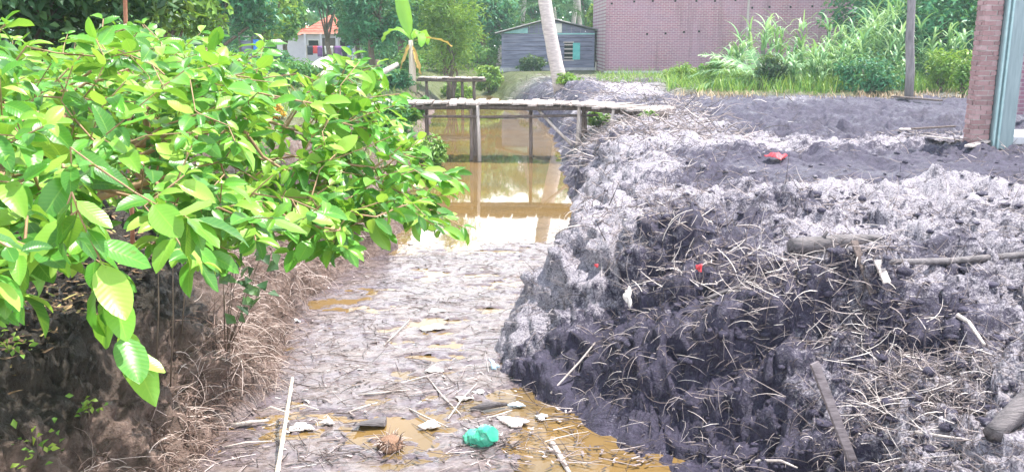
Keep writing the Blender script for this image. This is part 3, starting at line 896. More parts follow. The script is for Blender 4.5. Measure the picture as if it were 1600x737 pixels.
obj("shutter", MB().box((hx(898.5), HY - 0.06, (wz0 + wz1) / 2), (hx(904) - hx(893), 0.035, wz1 - wz0)).box((hx(898.5), HY - 0.085, wz0 + 0.12), (hx(903) - hx(894), 0.02, 0.06)).box((hx(898.5), HY - 0.085, wz1 - 0.12), (hx(903) - hx(894), 0.02, 0.06)).mesh("shutter", off), "cyan_paint", root)
# roof: two corrugated slopes
for xa, xb in ((hx(774), xr), (xr, hx(942))):
    nn = 40; v = []; f = []
    for j in range(nn + 1):
        yy = HY - 0.45 + (DEP + 0.9) * j / nn; dz = 0.015 * (1 if j % 2 else -1)
        for q in (0, 1):
            for xx in (xa, xb): v.append((xx, yy, roofz(xx) + dz + q * 0.03))
    for j in range(nn):
        a = j * 4; b = a + 4
        f += [(a, a + 1, b + 1, b), (a + 2, b + 2, b + 3, a + 3), (a, b, b + 2, a + 2), (a + 1, a + 3, b + 3, b + 1)]
    f += [(0, 2, 3, 1), (nn * 4, nn * 4 + 1, nn * 4 + 3, nn * 4 + 2)]
    obj("roof_slope", MB().add(v, f).mesh("roof_slope", off), "roof_sheet", root)
# lean-to between hut and brick building
xa, xb = hx(927), hx(944)
obj("annex_wall", MB().box(((xa + xb) / 2, HY + 0.6, (zb + hzz(56)) / 2), (xb - xa, 0.06, hzz(56) - zb)).mesh("annex_wall", off), "dark_timber", root)
# bench by the hut
bx0 = hx(934)
root = thing("bench", "small dark wooden bench against the hut's brown annex", "bench", (bx0, HY - 0.5, 0.98))
off = root.location
obj("seat", MB().box((bx0, HY - 0.5, 1.42), (0.5, 0.35, 0.05)).mesh("seat", off), "dark_timber", root)
for sx in (-0.2, 0.0, 0.2):
    for sy in (-0.13, 0.13):
        obj("leg", MB().tube([(bx0 + sx, HY - 0.5 + sy, 1.4), (bx0 + sx * 1.1, HY - 0.5 + sy, 0.93)], 0.025, 6).mesh("leg", off), "pale_timber", root)

# ------------------------------------------------------------------ brick building
BY = 40.0
def bxx(px): return (px - 800) / FPX * BY
def bz(py): return CAMZ + (HZ - py) / FPX * BY
x0, x1, zb, zt = bxx(942.5), bxx(1320), 0.98, 4.9
root = thing("brick_building", "long bare brick building with rows of small holes, weeds before it", "building", ((x0 + x1) / 2, BY, zb))
off = root.location
holes = [(bxx(p), bz(q)) for p, q in [(951, 9), (985, 6), (1013, 5), (1047, 5), (1079, 5), (1107, 5), (1138, 4), (1190, 14), (1222, 14), (1255, 13), (1288, 12), (1312, 11),
                                     (1006, 54), (1034, 53), (1062, 51), (1085, 50), (1164, 15)]]
hs = 0.085
xs = sorted(set([x0, x1] + [h[0] - hs / 2 for h in holes] + [h[0] + hs / 2 for h in holes]))
zs = sorted(set([zb, zt] + [h[1] - hs / 2 for h in holes] + [h[1] + hs / 2 for h in holes]))
v = []; f = []
for i in range(len(xs) - 1):
    for j in range(len(zs) - 1):
        cx, cz = (xs[i] + xs[i + 1]) / 2, (zs[j] + zs[j + 1]) / 2
        if any(abs(cx - h[0]) < hs / 2 and abs(cz - h[1]) < hs / 2 for h in holes): continue
        n = len(v); v += [(xs[i], BY, zs[j]), (xs[i + 1], BY, zs[j]), (xs[i + 1], BY, zs[j + 1]), (xs[i], BY, zs[j + 1])]; f.append((n, n + 1, n + 2, n + 3))
n = len(v); v += [(x0, BY, zt), (x1, BY, zt), (x1, BY + 0.15, zt), (x0, BY + 0.15, zt), (x0, BY, zb), (x0, BY + 0.15, zb), (x1, BY, zb), (x1, BY + 0.15, zb)]
f += [(n, n + 1, n + 2, n + 3), (n, n + 3, n + 5, n + 4), (n + 1, n + 6, n + 7, n + 2)]
obj("front_wall", MB().add(v, f).mesh("front_wall", off), "brickwork", root)
for h in holes:
    s = hs / 2; a, b = h
    v = [(a - s, BY, b - s), (a + s, BY, b - s), (a + s, BY, b + s), (a - s, BY, b + s)]; v += [(p[0], BY + 0.14, p[2]) for p in v]
    obj("putlog_hole", MB().add(v, [(0, 4, 5, 1), (1, 5, 6, 2), (2, 6, 7, 3), (3, 7, 4, 0), (4, 7, 6, 5)]).mesh("putlog_hole", off), "dark_opening", root)
for xx in (x0 + 0.075, x1 - 0.075):
    obj("side_wall", MB().box((xx, BY + 3.2, (zb + zt) / 2), (0.145, 6.0, zt - zb - 0.01)).mesh("side_wall", off), "brickwork", root)
obj("rear_wall", MB().box(((x0 + x1) / 2, BY + 6.3, (zb + zt) / 2), (x1 - x0 - 0.02, 0.14, zt - zb - 0.02)).mesh("rear_wall", off), "brickwork", root)
obj("corner_column", MB().box((x1 + 0.005, BY - 0.01, (zb + zt) / 2 + 0.01), (0.13, 0.1, zt - zb)).mesh("corner_column", off), "concrete", root)
obj("wall_column", MB().box((bxx(1158), BY - 0.002, (zb + zt) / 2 + 0.01), (0.10, 0.05, zt - zb)).mesh("wall_column", off), "mortar", root)
obj("foundation_beam", MB().box(((x0 + x1) / 2, BY - 0.03, zb + 0.0), (x1 - x0 + 0.06, 0.34, 0.22)).mesh("foundation_beam", off, bevel=0.01), "concrete", root)
rf = MB()
v = [(x0 - 0.3, BY - 0.4, zt + 0.02), (x1 + 0.3, BY - 0.4, zt + 0.02), (x1 + 0.3, BY + 3.2, zt + 1.2), (x0 - 0.3, BY + 3.2, zt + 1.2), (x0 - 0.3, BY + 6.8, zt + 0.02), (x1 + 0.3, BY + 6.8, zt + 0.02)]
v += [(p[0], p[1], p[2] + 0.05) for p in v]
obj("roof", rf.add(v, [(0, 3, 2, 1), (3, 4, 5, 2), (6, 7, 8, 9), (9, 8, 11, 10), (0, 1, 7, 6), (4, 10, 11, 5), (0, 6, 9, 3), (3, 9, 10, 4), (1, 2, 8, 7), (2, 5, 11, 8)]).mesh("roof", off), "roof_sheet", root)

# ------------------------------------------------------------------ brick pillar, teal post, slab
PY = 12.35
q = P(1523, 232, 1.0)
root = thing("brick_pillar", "rough brick pillar with bare joints at the edge of the mud", "pillar", (q[0] + 0.02, PY + 0.16, 0.95))
off = root.location
pw = 0.24; cx, cy = off.x, off.y
obj("mortar_core", MB().box((cx, cy, 2.3), (pw - 0.02, pw - 0.02, 2.8)).mesh("mortar_core", off), "mortar", root)
bms = []
for i in range(5):
    m_ = MB().box((0, 0, 0), (pw * 0.645, pw * 0.32, 0.054), jit=0.005).mesh("brick"); m_.materials.append(M["brick"]); bms.append(m_)
rnd = random.Random(8)
for c in range(41):
    z = 0.97 + c * 0.0665
    for (dx, dy, rz) in ((-pw * 0.175, -pw * 0.34, 0), (pw * 0.34, -pw * 0.175, 90), (pw * 0.175, pw * 0.34, 0), (-pw * 0.34, pw * 0.175, 90)):
        if c % 2: dx, dy, rz = dy, dx, 90 - rz
        o = obj("brick", rnd.choice(bms), None, root)
        o.location = (dx + rnd.uniform(-.006, .006), dy + rnd.uniform(-.006, .006), z - 0.95)
        o.rotation_euler = (rnd.uniform(-.02, .02), rnd.uniform(-.02, .02), R(rz) + rnd.uniform(-.025, .025))
tx = cx + pw / 2 + 0.165
root = thing("teal_post", "flat teal painted door post with raised edge strips beside the brick pillar", "post", (tx, PY + 0.08, 1.0))
off = root.location
obj("shaft", MB().box((tx, PY + 0.10, 2.38), (0.30, 0.22, 2.76)).mesh("shaft", off, bevel=0.006), "teal_paint", root)
for dx in (-0.135, -0.075):
    obj("edge_strip", MB().box((tx + dx, PY - 0.02, 2.38), (0.028, 0.05, 2.74)).mesh("edge_strip", off, bevel=0.005), "teal_edge", root)
root = thing("floor_slab", "pale bluish concrete floor slab with rough edge behind the teal post", "slab", (tx + 2.2, PY + 2.0, 0.9))
off = root.location
obj("screed", MB().box((tx + 2.28, PY + 0.70, 1.10), (4.3, 1.0, 0.12)).mesh("screed", off, bevel=0.012), "concrete", root)
obj("footing", MB().box((tx + 2.3, PY + 0.72, 0.90), (4.1, 0.8, 0.27)).mesh("footing", off, bevel=0.02), "mortar", root)
root = thing("house_shell", "unfinished brick shell with a barred window hole behind the teal post", "wall", (tx + 2.5, PY + 4.0, 1.16))
off = root.location
WY = PY + 4.0
wl, wr_ = (1500 - 800) / FPX * WY + 0.95, tx + 4.4
hx0, hx1 = (1606 - 860 + 60 - 20) / FPX * WY + 0.0, 0
hx0 = (1588 - 800) / FPX * WY; hx1 = hx0 + 1.0
hz0, hz1 = CAMZ + (HZ - 142) / FPX * WY, CAMZ + (HZ - 88) / FPX * WY
b = MB()
for (a0, a1, c0, c1) in ((hx0 - 0.16, hx0, 1.16, 3.9), (hx1, wr_, 1.16, 3.9), (hx0, hx1, 1.16, hz0), (hx0, hx1, hz1, 3.9)):
    b.box(((a0 + a1) / 2, WY, (c0 + c1) / 2), (a1 - a0, 0.14, c1 - c0))
obj("rear_wall", b.mesh("rear_wall", off), "brickwork", root)
for k in range(2):
    obj("window_bar", MB().tube([(hx0, WY, hz0 + (hz1 - hz0) * (0.33 + 0.33 * k)), (hx1, WY, hz0 + (hz1 - hz0) * (0.33 + 0.33 * k))], 0.03, 6).mesh("window_bar", off), "dark_timber", root)
obj("side_wall", MB().box((wr_ - 0.07, PY + 2.1, 2.5), (0.14, 3.6, 2.7)).mesh("side_wall", off), "brickwork", root)

# ------------------------------------------------------------------ red roofed house far left, laundry, sand, tarp
RY = 55.0
def rx(px): return (px - 800) / FPX * RY
def rz(py): return CAMZ + (HZ - py) / FPX * RY
root = thing("red_roofed_house", "pale house with pinkish red tiled roofs beyond the trees", "house", (rx(500), RY, 0.95))
off = root.location
def hip(name, xa, xb, ya, yb, ze, zr, over=0.35):
    xm = (xa + xb) / 2; ins = (xb - xa) * 0.36
    v = [(xa - over, ya - over, ze), (xb + over, ya - over, ze), (xb + over, yb + over, ze), (xa - over, yb + over, ze), (xa + ins, (ya + yb) / 2, zr), (xb - ins, (ya + yb) / 2, zr)]
    r = obj(name, MB().add(v, [(0, 1, 5, 4), (1, 2, 5), (2, 3, 4, 5), (3, 0, 4), (3, 2, 1, 0)]).mesh(name, off), "roof_tile", root)
    n = 12; m = MB()
    for j in range(1, n):                                  # tile courses stand proud
        k = j / n; a = xa - over + (ins + over) * k; bb = xb + over - (ins + over) * k
        yy = ya - over + ((yb - ya) / 2 + over) * k; zz = ze + (zr - ze) * k
        m.box(((a + bb) / 2, yy, zz + 0.01), (bb - a, 0.06, 0.05))
    obj("tile_course", m.mesh("tile_course", off), "roof_tile", r)
    return r
obj("wall", MB().box((rx(522), RY + 2.5, (0.9 + rz(53)) / 2), (rx(560) - rx(484), 5, rz(53) - 0.9)).mesh("wall", off), "white_wall", root)
hip("roof", rx(484), rx(560), RY, RY + 5, rz(53.5), rz(24))
obj("wing_wall", MB().box((rx(459), RY + 2.6, (0.9 + rz(55)) / 2), (rx(483) - rx(436), 3.6, rz(55) - 0.9)).mesh("wing_wall", off), "white_wall", root)
hip("wing_roof", rx(436), rx(483), RY + 0.8, RY + 4.4, rz(55), rz(37))
for px in (497, 545):
    o = obj("window", MB().box((rx(px), RY - 0.02, rz(72)), (0.7, 0.06, 0.8)).mesh("window", off), "white_sheet", root)
    obj("pane", MB().box((rx(px), RY - 0.06, rz(72)), (0.58, 0.03, 0.68)).mesh("pane", off), "dark_opening", o)
o = obj("door", MB().box((rx(520), RY - 0.02, rz(80)), (0.8, 0.06, 1.6)).mesh("door", off), "dark_timber", root)
for px in (486, 510, 534, 558):
    obj("porch_column", MB().box((rx(px), RY - 0.3, (0.95 + rz(53.5)) / 2), (0.12, 0.12, rz(53.5) - 0.95)).mesh("porch_column", off), "white_wall", root)
LY = 52.0
def lx(px): return (px - 800) / FPX * LY
def lz(py): return CAMZ + (HZ - py) / FPX * LY
root = thing("clothes_line", "thin wire clothes line on two posts before the red roofed house", "clothes line", (lx(520), LY, 0.95))
obj("wire", MB().tube([(lx(486), LY, lz(71)), (lx(520), LY, lz(72)), (lx(560), LY, lz(71))], 0.012, 5).mesh("wire", root.location), "dark_timber", root)
for px in (486, 560):
    obj("post", MB().tube([(lx(px), LY, lz(70)), (lx(px), LY, 0.9)], 0.04, 6).mesh("post", root.location), "pale_timber", root)
for px, w, h, m, lab in ((491, .36, .5, "cloth_dark", "black shirt hung on the line at the post by the porch"), (499, .28, .42, "red_plastic", "bright red cloth hung on the clothes line"),
                         (506, .3, .6, "cloth_purple", "narrow purple cloth hung on the clothes line"), (520, .5, .45, "white_sheet", "white cloth hung on the clothes line"),
                         (534, .42, .7, "cloth_purple", "long purple sheet hung on the clothes line"), (544, .3, .6, "cloth_dark", "long black garment hung on the clothes line"), (552, .3, .45, "cloth_blue", "blue cloth hung on the clothes line")):
    v = []; f = []
    for j in range(5):
        for i in range(5):
            a = i / 4 - 0.5
            v.append((lx(px) + a * w * (1 - 0.1 * j / 4), LY + 0.03 * math.sin(i * 2.3 + px) * (j + 1) / 4 - 0.015, lz(71.6) - h * j / 4))
    for j in range(4):
        for i in range(4): f.append((j * 5 + i, j * 5 + i + 1, j * 5 + i + 6, j * 5 + i + 5))
    me = MB().add(v, f).mesh("hanging_cloth", (lx(px), LY, lz(71.6)), True)
    o = tag(obj("hanging_cloth", me, m, None, (lx(px), LY, lz(71.6))), lab, "laundry", "laundry on the line")
    o.modifiers.new("thickness", 'SOLIDIFY').thickness = 0.012

def heap(name, label, cat, c, rx_, ry_, h, mat, seed, n=40):
    a = np.linspace(0, 2 * math.pi, n, endpoint=False); rr = np.linspace(0, 1, 14)
    RR, AA = np.meshgrid(rr, a, indexing='ij')
    X = np.cos(AA) * RR * rx_; Y = np.sin(AA) * RR * ry_
    Z = h * (1 - RR ** 1.5) * (1 + 0.25 * fbm(X * 1.6 + seed, Y * 1.6, 3, seed)) - 0.08 * RR
    V = np.stack([X, Y, Z], -1).reshape(-1, 3); id_ = np.arange(V.shape[0]).reshape(RR.shape)
    F = np.stack([id_[:-1], np.roll(id_, -1, 1)[:-1], np.roll(id_, -1, 1)[1:], id_[1:]], -1).reshape(-1, 4)[:, ::-1]
    return tag(obj(name, mesh_np(name, V, F), mat, None, c), label, cat)
q = P(515, 112, 0.95); heap("sand_heap", "bright white sand heap in front of the red roofed house", "sand heap", (q[0], q[1], 0.92), 1.35, 1.3, 0.75, "sand", 3)
root = thing("blue_tarpaulin_shed", "bright blue tarpaulin hung on a small shed frame beyond the guava leaves", "shed", (-11.4, 41.5, 0.95))
a = D(395, 62, 41.5); b = D(418, 82, 41.5)
v = []; f = []
for j in range(7):
    for i in range(7):
        v.append((a[0] + (b[0] - a[0]) * i / 6, 41.5 + 0.05 * math.sin(i * 1.9 + j * 0.6), a[2] + (b[2] - a[2]) * j / 6))
for j in range(6):
    for i in range(6): f.append((j * 7 + i, j * 7 + i + 1, j * 7 + i + 8, j * 7 + i + 7))
o = obj("tarpaulin", MB().add(v, f).mesh("tarpaulin", root.location, True), "blue_tarp", root); o.modifiers.new("thickness", 'SOLIDIFY').thickness = 0.012
for px in (374, 394, 419):
    c = D(px, 60, 41.6); obj("post", MB().tube([(c[0], c[1], c[2] + 0.05), (c[0], c[1], 0.9)], 0.05, 6).mesh("post", root.location), "dark_timber", root)
c0, c1 = D(370, 60, 41.7), D(422, 60, 41.7)
obj("panel", MB().box(((c0[0] + c0[0] + 0.75) / 2 + 0.1, 41.7, 1.75), (0.75, 0.04, 1.3)).mesh("panel", root.location), "board_grey", root)
obj("roof", MB().box(((c0[0] + c1[0]) / 2, 42.4, c0[2] + 0.08), (c1[0] - c0[0] + 0.2, 2.0, 0.05)).mesh("roof", root.location), "roof_sheet", root)

# ------------------------------------------------------------------ trees
def leaves_np(C, N, size, aspect, tint, fold=0.25):
    """leaf-sized folded diamonds at C facing N"""
    m = len(C)
    N = N / np.linalg.norm(N, axis=1, keepdims=True)
    T = rng.normal(size=(m, 3)); T -= N * (T * N).sum(1, keepdims=True); T /= np.linalg.norm(T, axis=1, keepdims=True)
    B = np.cross(N, T)
    L = size[:, None]; W = L * aspect
    v0 = C - T * L * 0.5; v1 = C + B * W * 0.5 - T * L * 0.05 + N * W * fold; v2 = C + T * L * 0.5 - N * L * 0.12; v3 = C - B * W * 0.5 - T * L * 0.05 + N * W * fold
    V = np.stack([v0, v1, v2, v3], 1).reshape(-1, 3)
    i = np.arange(m)[:, None] * 4
    F = np.concatenate([i + np.array([[0, 1, 2]]), i + np.array([[0, 2, 3]])], 0)
    return V, F, np.repeat(tint, 4)


def tree(name, label, base, centre, rad, nclump, nleaf, lsize, mat, trunk_r=0.15, aspect=0.5, group=None, cat="tree", clump=0.34, stems=1, droop=0.0, bark="bark", limbs=True):
    base = Vector(base); centre = np.array(centre, float); rad = np.array(rad, float)
    root = thing(name, label, cat, base, group)
    d = rng.normal(size=(nclump, 3)); d /= np.linalg.norm(d, axis=1, keepdims=True)
    rr = rng.uniform(0.25, 1.0, nclump) ** 0.6
    cc = centre + d * rr[:, None] * rad * (1 - clump * 0.5)
    k = rng.integers(0, nclump, nleaf)
    e = rng.normal(size=(nleaf, 3)); e /= np.linalg.norm(e, axis=1, keepdims=True)
    cs = rad.mean() * clump * rng.uniform(0.6, 1.35, nclump)
    rl = rng.uniform(0, 1, nleaf) ** 0.45
    off = e * (rl * cs[k])[:, None] * np.array([1, 1, 0.75])
    C = cc[k] + off
    C[:, 2] -= droop * np.linalg.norm(off[:, :2], axis=1)
    C[:, 2] = np.maximum(C[:, 2], base.z + 0.05)
    N = e * 0.6 + rng.normal(size=(nleaf, 3)) * 0.5 + np.array([0, 0, 0.8])
    ct = rng.uniform(0, 1, nclump)
    tint = np.clip(0.55 * ct[k] + 0.45 * rng.uniform(0, 1, nleaf), 0, 1)
    V, F, T = leaves_np(C, N, lsize * rng.uniform(0.6, 1.4, nleaf), aspect, tint)
    obj("crown", mesh_np("crown", V - np.array(base), F, T, smooth=False), mat, root)
    for s in range(stems):
        b = MB()
        a0 = base + Vector((random.uniform(-1, 1) * trunk_r * 3 * (stems > 1), random.uniform(-1, 1) * trunk_r * 3 * (stems > 1), -0.08))
        top = Vector(centre) + Vector((random.uniform(-.3, .3) * rad[0], random.uniform(-.3, .3) * rad[1], rad[2] * random.uniform(0.0, 0.5)))
        pts = []
        for i in range(7):
            q = i / 6; pp = a0.lerp(top, q); w = math.sin(q * math.pi) * 0.06 * (top - a0).length
            pts.append(pp + Vector((math.sin(i * 1.7 + s) * w, math.cos(i * 2.1 + s) * w, 0)))
        b.tube(pts, [trunk_r * (1.25 - 0.95 * i / 6) for i in range(7)], 8, wob=0.06)
        if limbs:
            for c in cc[s::stems][:10]:
                st = pts[random.choice((2, 3, 4))]; c = Vector(c)
                mid = st.lerp(c, 0.5) + Vector((0, 0, 0.08 * (c - st).length))
                b.tube([st, mid, c], [trunk_r * 0.5, trunk_r * 0.32, trunk_r * 0.1], 5)
        obj("trunk" if stems == 1 else "stem", b.mesh("trunk", base, True), bark, root)
    return root


def g0(px, Y):
    x = (px - 800) / FPX * Y
    return (x, Y, float(ground(np.array([x]), np.array([Y]), False)[0]))


def ptree(name, label, px, Y, pyc, rpx, rpy, depth, *a, base_px=None, **k):
    """tree whose crown is centred at a pixel at depth Y; radii in pixels"""
    c = D(px, pyc, Y); s = Y / FPX
    return tree(name, label, g0(base_px if base_px is not None else px, Y), c, (rpx * s, depth, rpy * s), *a, **k)


G = "trees round the clearing"
ptree("shade_tree", "dark dense tree behind the guava leaves, thin rusty pole before it", 90, 8.6, -70, 250, 215, 1.5, 75, 9000, 0.12, "tree_dark", 0.13, 0.45, base_px=20, group=G)
ptree("broadleaf_tree", "yellow green drooping tree beside the dark shade tree", 290, 16.0, -45, 70, 115, 0.9, 22, 1700, 0.20, "tree_lime", 0.08, 0.32, base_px=250, group=G, droop=0.5)
ptree("broadleaf_tree", "teal green leafy tree beside the blue tarpaulin shed", 365, 30.0, -25, 95, 100, 2.0, 45, 4200, 0.24, "tree_teal", 0.13, 0.42, base_px=345, group=G)
ptree("broadleaf_tree", "lime sprigged tree leaning towards the red roofed house", 425, 36.0, 5, 48, 62, 1.4, 26, 1500, 0.26, "tree_lime", 0.10, 0.4, base_px=410, group=G)
ptree("broadleaf_tree", "leafy teal tree with dark trunk between red roofed house and banana plant", 585, 36.0, 8, 72, 70, 1.8, 46, 4600, 0.24, "tree_teal", 0.12, 0.36, base_px=578, group=G, droop=0.25)
ptree("broadleaf_tree", "green leafy tree behind the banana plant", 640, 44.0, 0, 70, 95, 2.2, 42, 4200, 0.26, "tree_green", 0.14, 0.4, base_px=625, group=G, droop=0.2)
ptree("bamboo_clump", "feathery light green bamboo clump hanging over the short foot bridge", 705, 36.0, 8, 52, 108, 1.3, 60, 6500, 0.24, "tree_lime", 0.045, 0.16, group=G, stems=6, droop=0.7, limbs=False)
ptree("broadleaf_tree", "bushy mid green tree at the corner of the brick building", 1352, 37.0, 20, 70, 82, 1.6, 42, 3600, 0.26, "tree_teal", 0.11, 0.4, group=G)
ptree("broadleaf_tree", "dense teal tree between the grey pole and the brick pillar", 1462, 31.0, 30, 85, 105, 2.0, 56, 5600, 0.22, "tree_teal", 0.13, 0.42, group=G)
ptree("broadleaf_tree", "tree seen past the teal post through the barred window hole", 1615, 29.0, 50, 90, 110, 2.0, 46, 3600, 0.24, "tree_green", 0.13, 0.42, group=G)
ptree("broadleaf_tree", "tall dark tree rising behind the hut and the coconut trunk", 760, 52.0, 10, 55, 85, 2.4, 40, 3400, 0.34, "tree_teal", 0.16, 0.4, group=G)
ptree("broadleaf_tree", "light green small tree between hut roof and brick building", 932, 50.0, 28, 22, 26, 0.8, 14, 800, 0.24, "tree_lime", 0.06, 0.45, group=G)

for px, Y, pyc, rx_, ry_, m_, lab in ((345, 50, 0, 70, 95, "tree_teal", "tree with round teal crown left of the red roofed house"), (515, 47, -18, 42, 40, "tree_teal", "tree whose low boughs hide the red roof ridge"), (452, 44, 20, 20, 42, "tree_green", "slim green tree before the wing of the red roofed house"),
                                      (560, 50, 30, 34, 60, "tree_teal", "tree at the right end of the house porch"), (670, 56, 0, 60, 100, "tree_teal", "broad tree behind the bamboo clump"), (730, 60, 10, 60, 95, "tree_green", "broad green tree left of the hut roof"),
                                      (600, 60, 0, 70, 100, "tree_green", "large tree behind the dark trunked teal tree"), (405, 58, 0, 60, 90, "tree_green", "large tree behind the blue tarpaulin shed"), (835, 66, 0, 60, 90, "tree_teal", "teal tree behind the hut among the palm stems"), (915, 68, 0, 60, 90, "tree_teal", "tree behind the gap between hut and brick building"), (1400, 42, 20, 80, 110, "tree_green", "large green tree behind the tall cane and grey pole"), (1530, 40, 20, 80, 110, "tree_teal", "large tree behind the brick pillar")):
    ptree("broadleaf_tree", lab, px, Y, pyc, rx_, ry_, 1.8, 40, 3200, 0.26 + 0.0015 * Y, m_, 0.12, 0.42, group=G)

# wood behind everything: reads as one mass
n = 26000
x = rng.uniform(-58, 58, n); y = rng.uniform(66, 84, n)
top = 4.6 + 3.0 * vn(x * 0.13, y * 0.05, 5) + 2.2 * vn(x * 0.5, y * 0.2, 6) + 1.2 * np.clip(1 - np.abs(x + 25) / 12, 0, 1) * 3
cl = vn(x * 0.9, y * 0.9, 7)
z = 0.9 + rng.uniform(0, 1, n) ** 0.85 * top
z = z + 0.5 * (cl - 0.5)
V, F, T = leaves_np(np.stack([x, y, z], -1), rng.normal(size=(n, 3)) * 0.6 + np.array([0, -0.35, 0.8]), rng.uniform(0.5, 1.1, n), 0.5,
                    np.clip(0.6 * vn(x * 0.35, z * 0.5, 9) + 0.4 * rng.uniform(0, 1, n), 0, 1))
tag(obj("distant_wood", mesh_np("distant_wood", V, F, T, smooth=False), "tree_teal"), "dense teal wood behind the houses", "wood", None, "stuff")

n = 9000
x = rng.uniform(-27, 2.2, n); y = rng.uniform(57, 64, n)
z = 0.9 + rng.uniform(0, 1, n) * (1.6 + 2.6 * vn(x * 0.5, y * 0.3, 15))
V, F, T = leaves_np(np.stack([x, y, z], -1), rng.normal(size=(n, 3)) * 0.6 + np.array([0, -0.4, 0.8]), rng.uniform(0.25, 0.55, n), 0.5, np.clip(0.6 * vn(x * 0.6, z * 0.9, 19) + 0.4 * rng.uniform(0, 1, n), 0, 1))
tag(obj("undergrowth", mesh_np("undergrowth", V, F, T, smooth=False), "tree_green"), "dense green undergrowth below the far trees", "undergrowth", None, "stuff")

# ------------------------------------------------------------------ palms
def frond_mesh(L, nl, leaflet, droop, mat, width=0.05, rise=0.5):
    """arched rachis along +X with leaflets on both sides"""
    pts = []; x = z = 0.0; a = rise
    for i in range(13):
        pts.append((x, 0, z)); x += math.cos(a) * L / 12; z += math.sin(a) * L / 12; a -= droop / 12
    b = MB().tube(pts, [0.035 * (1 - 0.8 * i / 12) * L / 4 for i in range(13)], 5)
    v0 = np.array(b.v); f0 = []
    for q in b.f:
        for i in range(1, len(q) - 1): f0.append((q[0], q[i], q[i + 1]))
    P_ = np.array(pts); sidx = np.repeat(np.linspace(0.12, 0.99, nl), 2); side = np.tile([1, -1], nl)
    px = np.interp(sidx * 12, np.arange(13), P_[:, 0]); pz = np.interp(sidx * 12, np.arange(13), P_[:, 2])
    ll = leaflet * np.sin(np.clip(sidx * 0.9 + 0.12, 0, 1) * math.pi) ** 0.6 * rng.uniform(0.85, 1.1, 2 * nl)
    az = side * rng.normal(0.95, 0.08, 2 * nl)
    V, F, own = ribbons(np.stack([px, side * 0.01, pz], -1), az, rng.normal(0.05, 0.12, 2 * nl), ll, rng.uniform(0.7, 1.3, 2 * nl), np.full(2 * nl, width), 3, 0.15)
    Ft = np.concatenate([F[:, [0, 1, 2]], F[:, [0, 2, 3]]]) + len(v0)
    me = mesh_np("frond", np.concatenate([v0, V]), np.concatenate([np.array(f0), Ft]), np.concatenate([np.full(len(v0), 0.9), rng.uniform(0, 1, 2 * nl)[own]]), smooth=False)
    me.materials.append(M[mat])
    return me


FR = [frond_mesh(3.6, 34, 0.85, 1.5, "palm_leaf"), frond_mesh(3.2, 30, 0.8, 2.0, "palm_leaf"), frond_mesh(3.8, 34, 0.9, 1.1, "palm_leaf")]


def palm(label, base, top, r0, r1, nf, mats="palm_bark", group="coconut palms", bend=0.4, scale=1.0, seed=1, via=None):
    rnd = random.Random(seed)
    base = Vector(base); top = Vector(top)
    root = thing("coconut_palm", label, "palm", base, group)
    pts = []; rad = []
    for i in range(29):
        q = i / 28
        c = base.lerp(top, q) + Vector((math.sin(q * math.pi) * bend, 0, 0))
        if via is not None:                                   # smooth curve through a third point
            b1 = (1 - q) ** 2; b2 = 2 * q * (1 - q); b3 = q * q
            c = base * b1 + Vector(via) * b2 + top * b3
        pts.append(c - Vector((0, 0, 0.15 if i == 0 else 0))); rad.append((r1 + (r0 - r1) * (1 - q) ** 1.0 + 0.12 * r0 * max(0, 1 - q * 14)) * (1 + 0.035 * (i % 2)))
    obj("trunk", MB().tube(pts, rad, 12, wob=0.025).mesh("trunk", base, True), mats, root)
    for i in range(nf):
        o = obj("frond", FR[i % 3], None, root)
        o.location = pts[-1] - base
        o.rotation_euler = (rnd.uniform(-0.2, 0.2), rnd.uniform(-0.5, 0.75), i * 2.4 + rnd.uniform(-.3, .3))
        o.scale = (scale,) * 3
    return root


q0 = P(878, 132, 1.05); q1 = D(845, 0, q0[1] + 0.1)
dv = (q1 - q0); tp = q0 + np.array([dv[0] * 1.75, 0.3, 13.2]); vi = q0 + dv * 1.9
palm("leaning coconut palm with thick pale trunk standing on the straw covered spoil", (q0[0], q0[1], gz(q0[0], q0[1])), tp, 0.225, 0.14, 16, bend=0.0, seed=4, via=vi)
PL = [(815, 58, 6.0, 2, "pale stemmed coconut palm behind the left half of the hut roof"), (884, 60, 6.6, 3, "coconut palm behind the hut ridge, right of the leaning trunk"),
      (906, 56, 6.0, 5, "straight coconut palm behind the right half of the hut roof"), (470, 66, 9, 6, "coconut palm with drooping fronds above the red roofed house"), (525, 70, 8, 7, "taller coconut palm behind the red roof ridge"),
      (1400, 48, 8.5, 8, "coconut palm in the wood behind the grey pole"), (790, 64, 5.5, 9, "low crowned coconut palm behind the hut's left eave")]
for px, Y, h, sd, lab in PL:
    b = g0(px, Y); palm(lab, b, (b[0] + random.uniform(-.6, .6), Y, b[2] + h), 0.17, 0.11, 13, bend=random.uniform(-.3, .3), seed=sd, scale=1.15)
for px, pyt, Y, sd, lab in ((450, 18, 62, 12, "short palm with low fronds beside the wing of the red roofed house"), (865, 12, 54, 13, "short palm with fronds low over the hut ridge"), (780, 20, 55, 14, "short palm with fronds low beside the hut's left eave"),
                            (1500, 20, 40, 15, "short palm leaning out of the wood by the brick pillar")):
    b = g0(px, Y); palm(lab, b, tuple(D(px, pyt, Y)), 0.16, 0.12, 11, seed=sd, bend=0.1, scale=0.95)

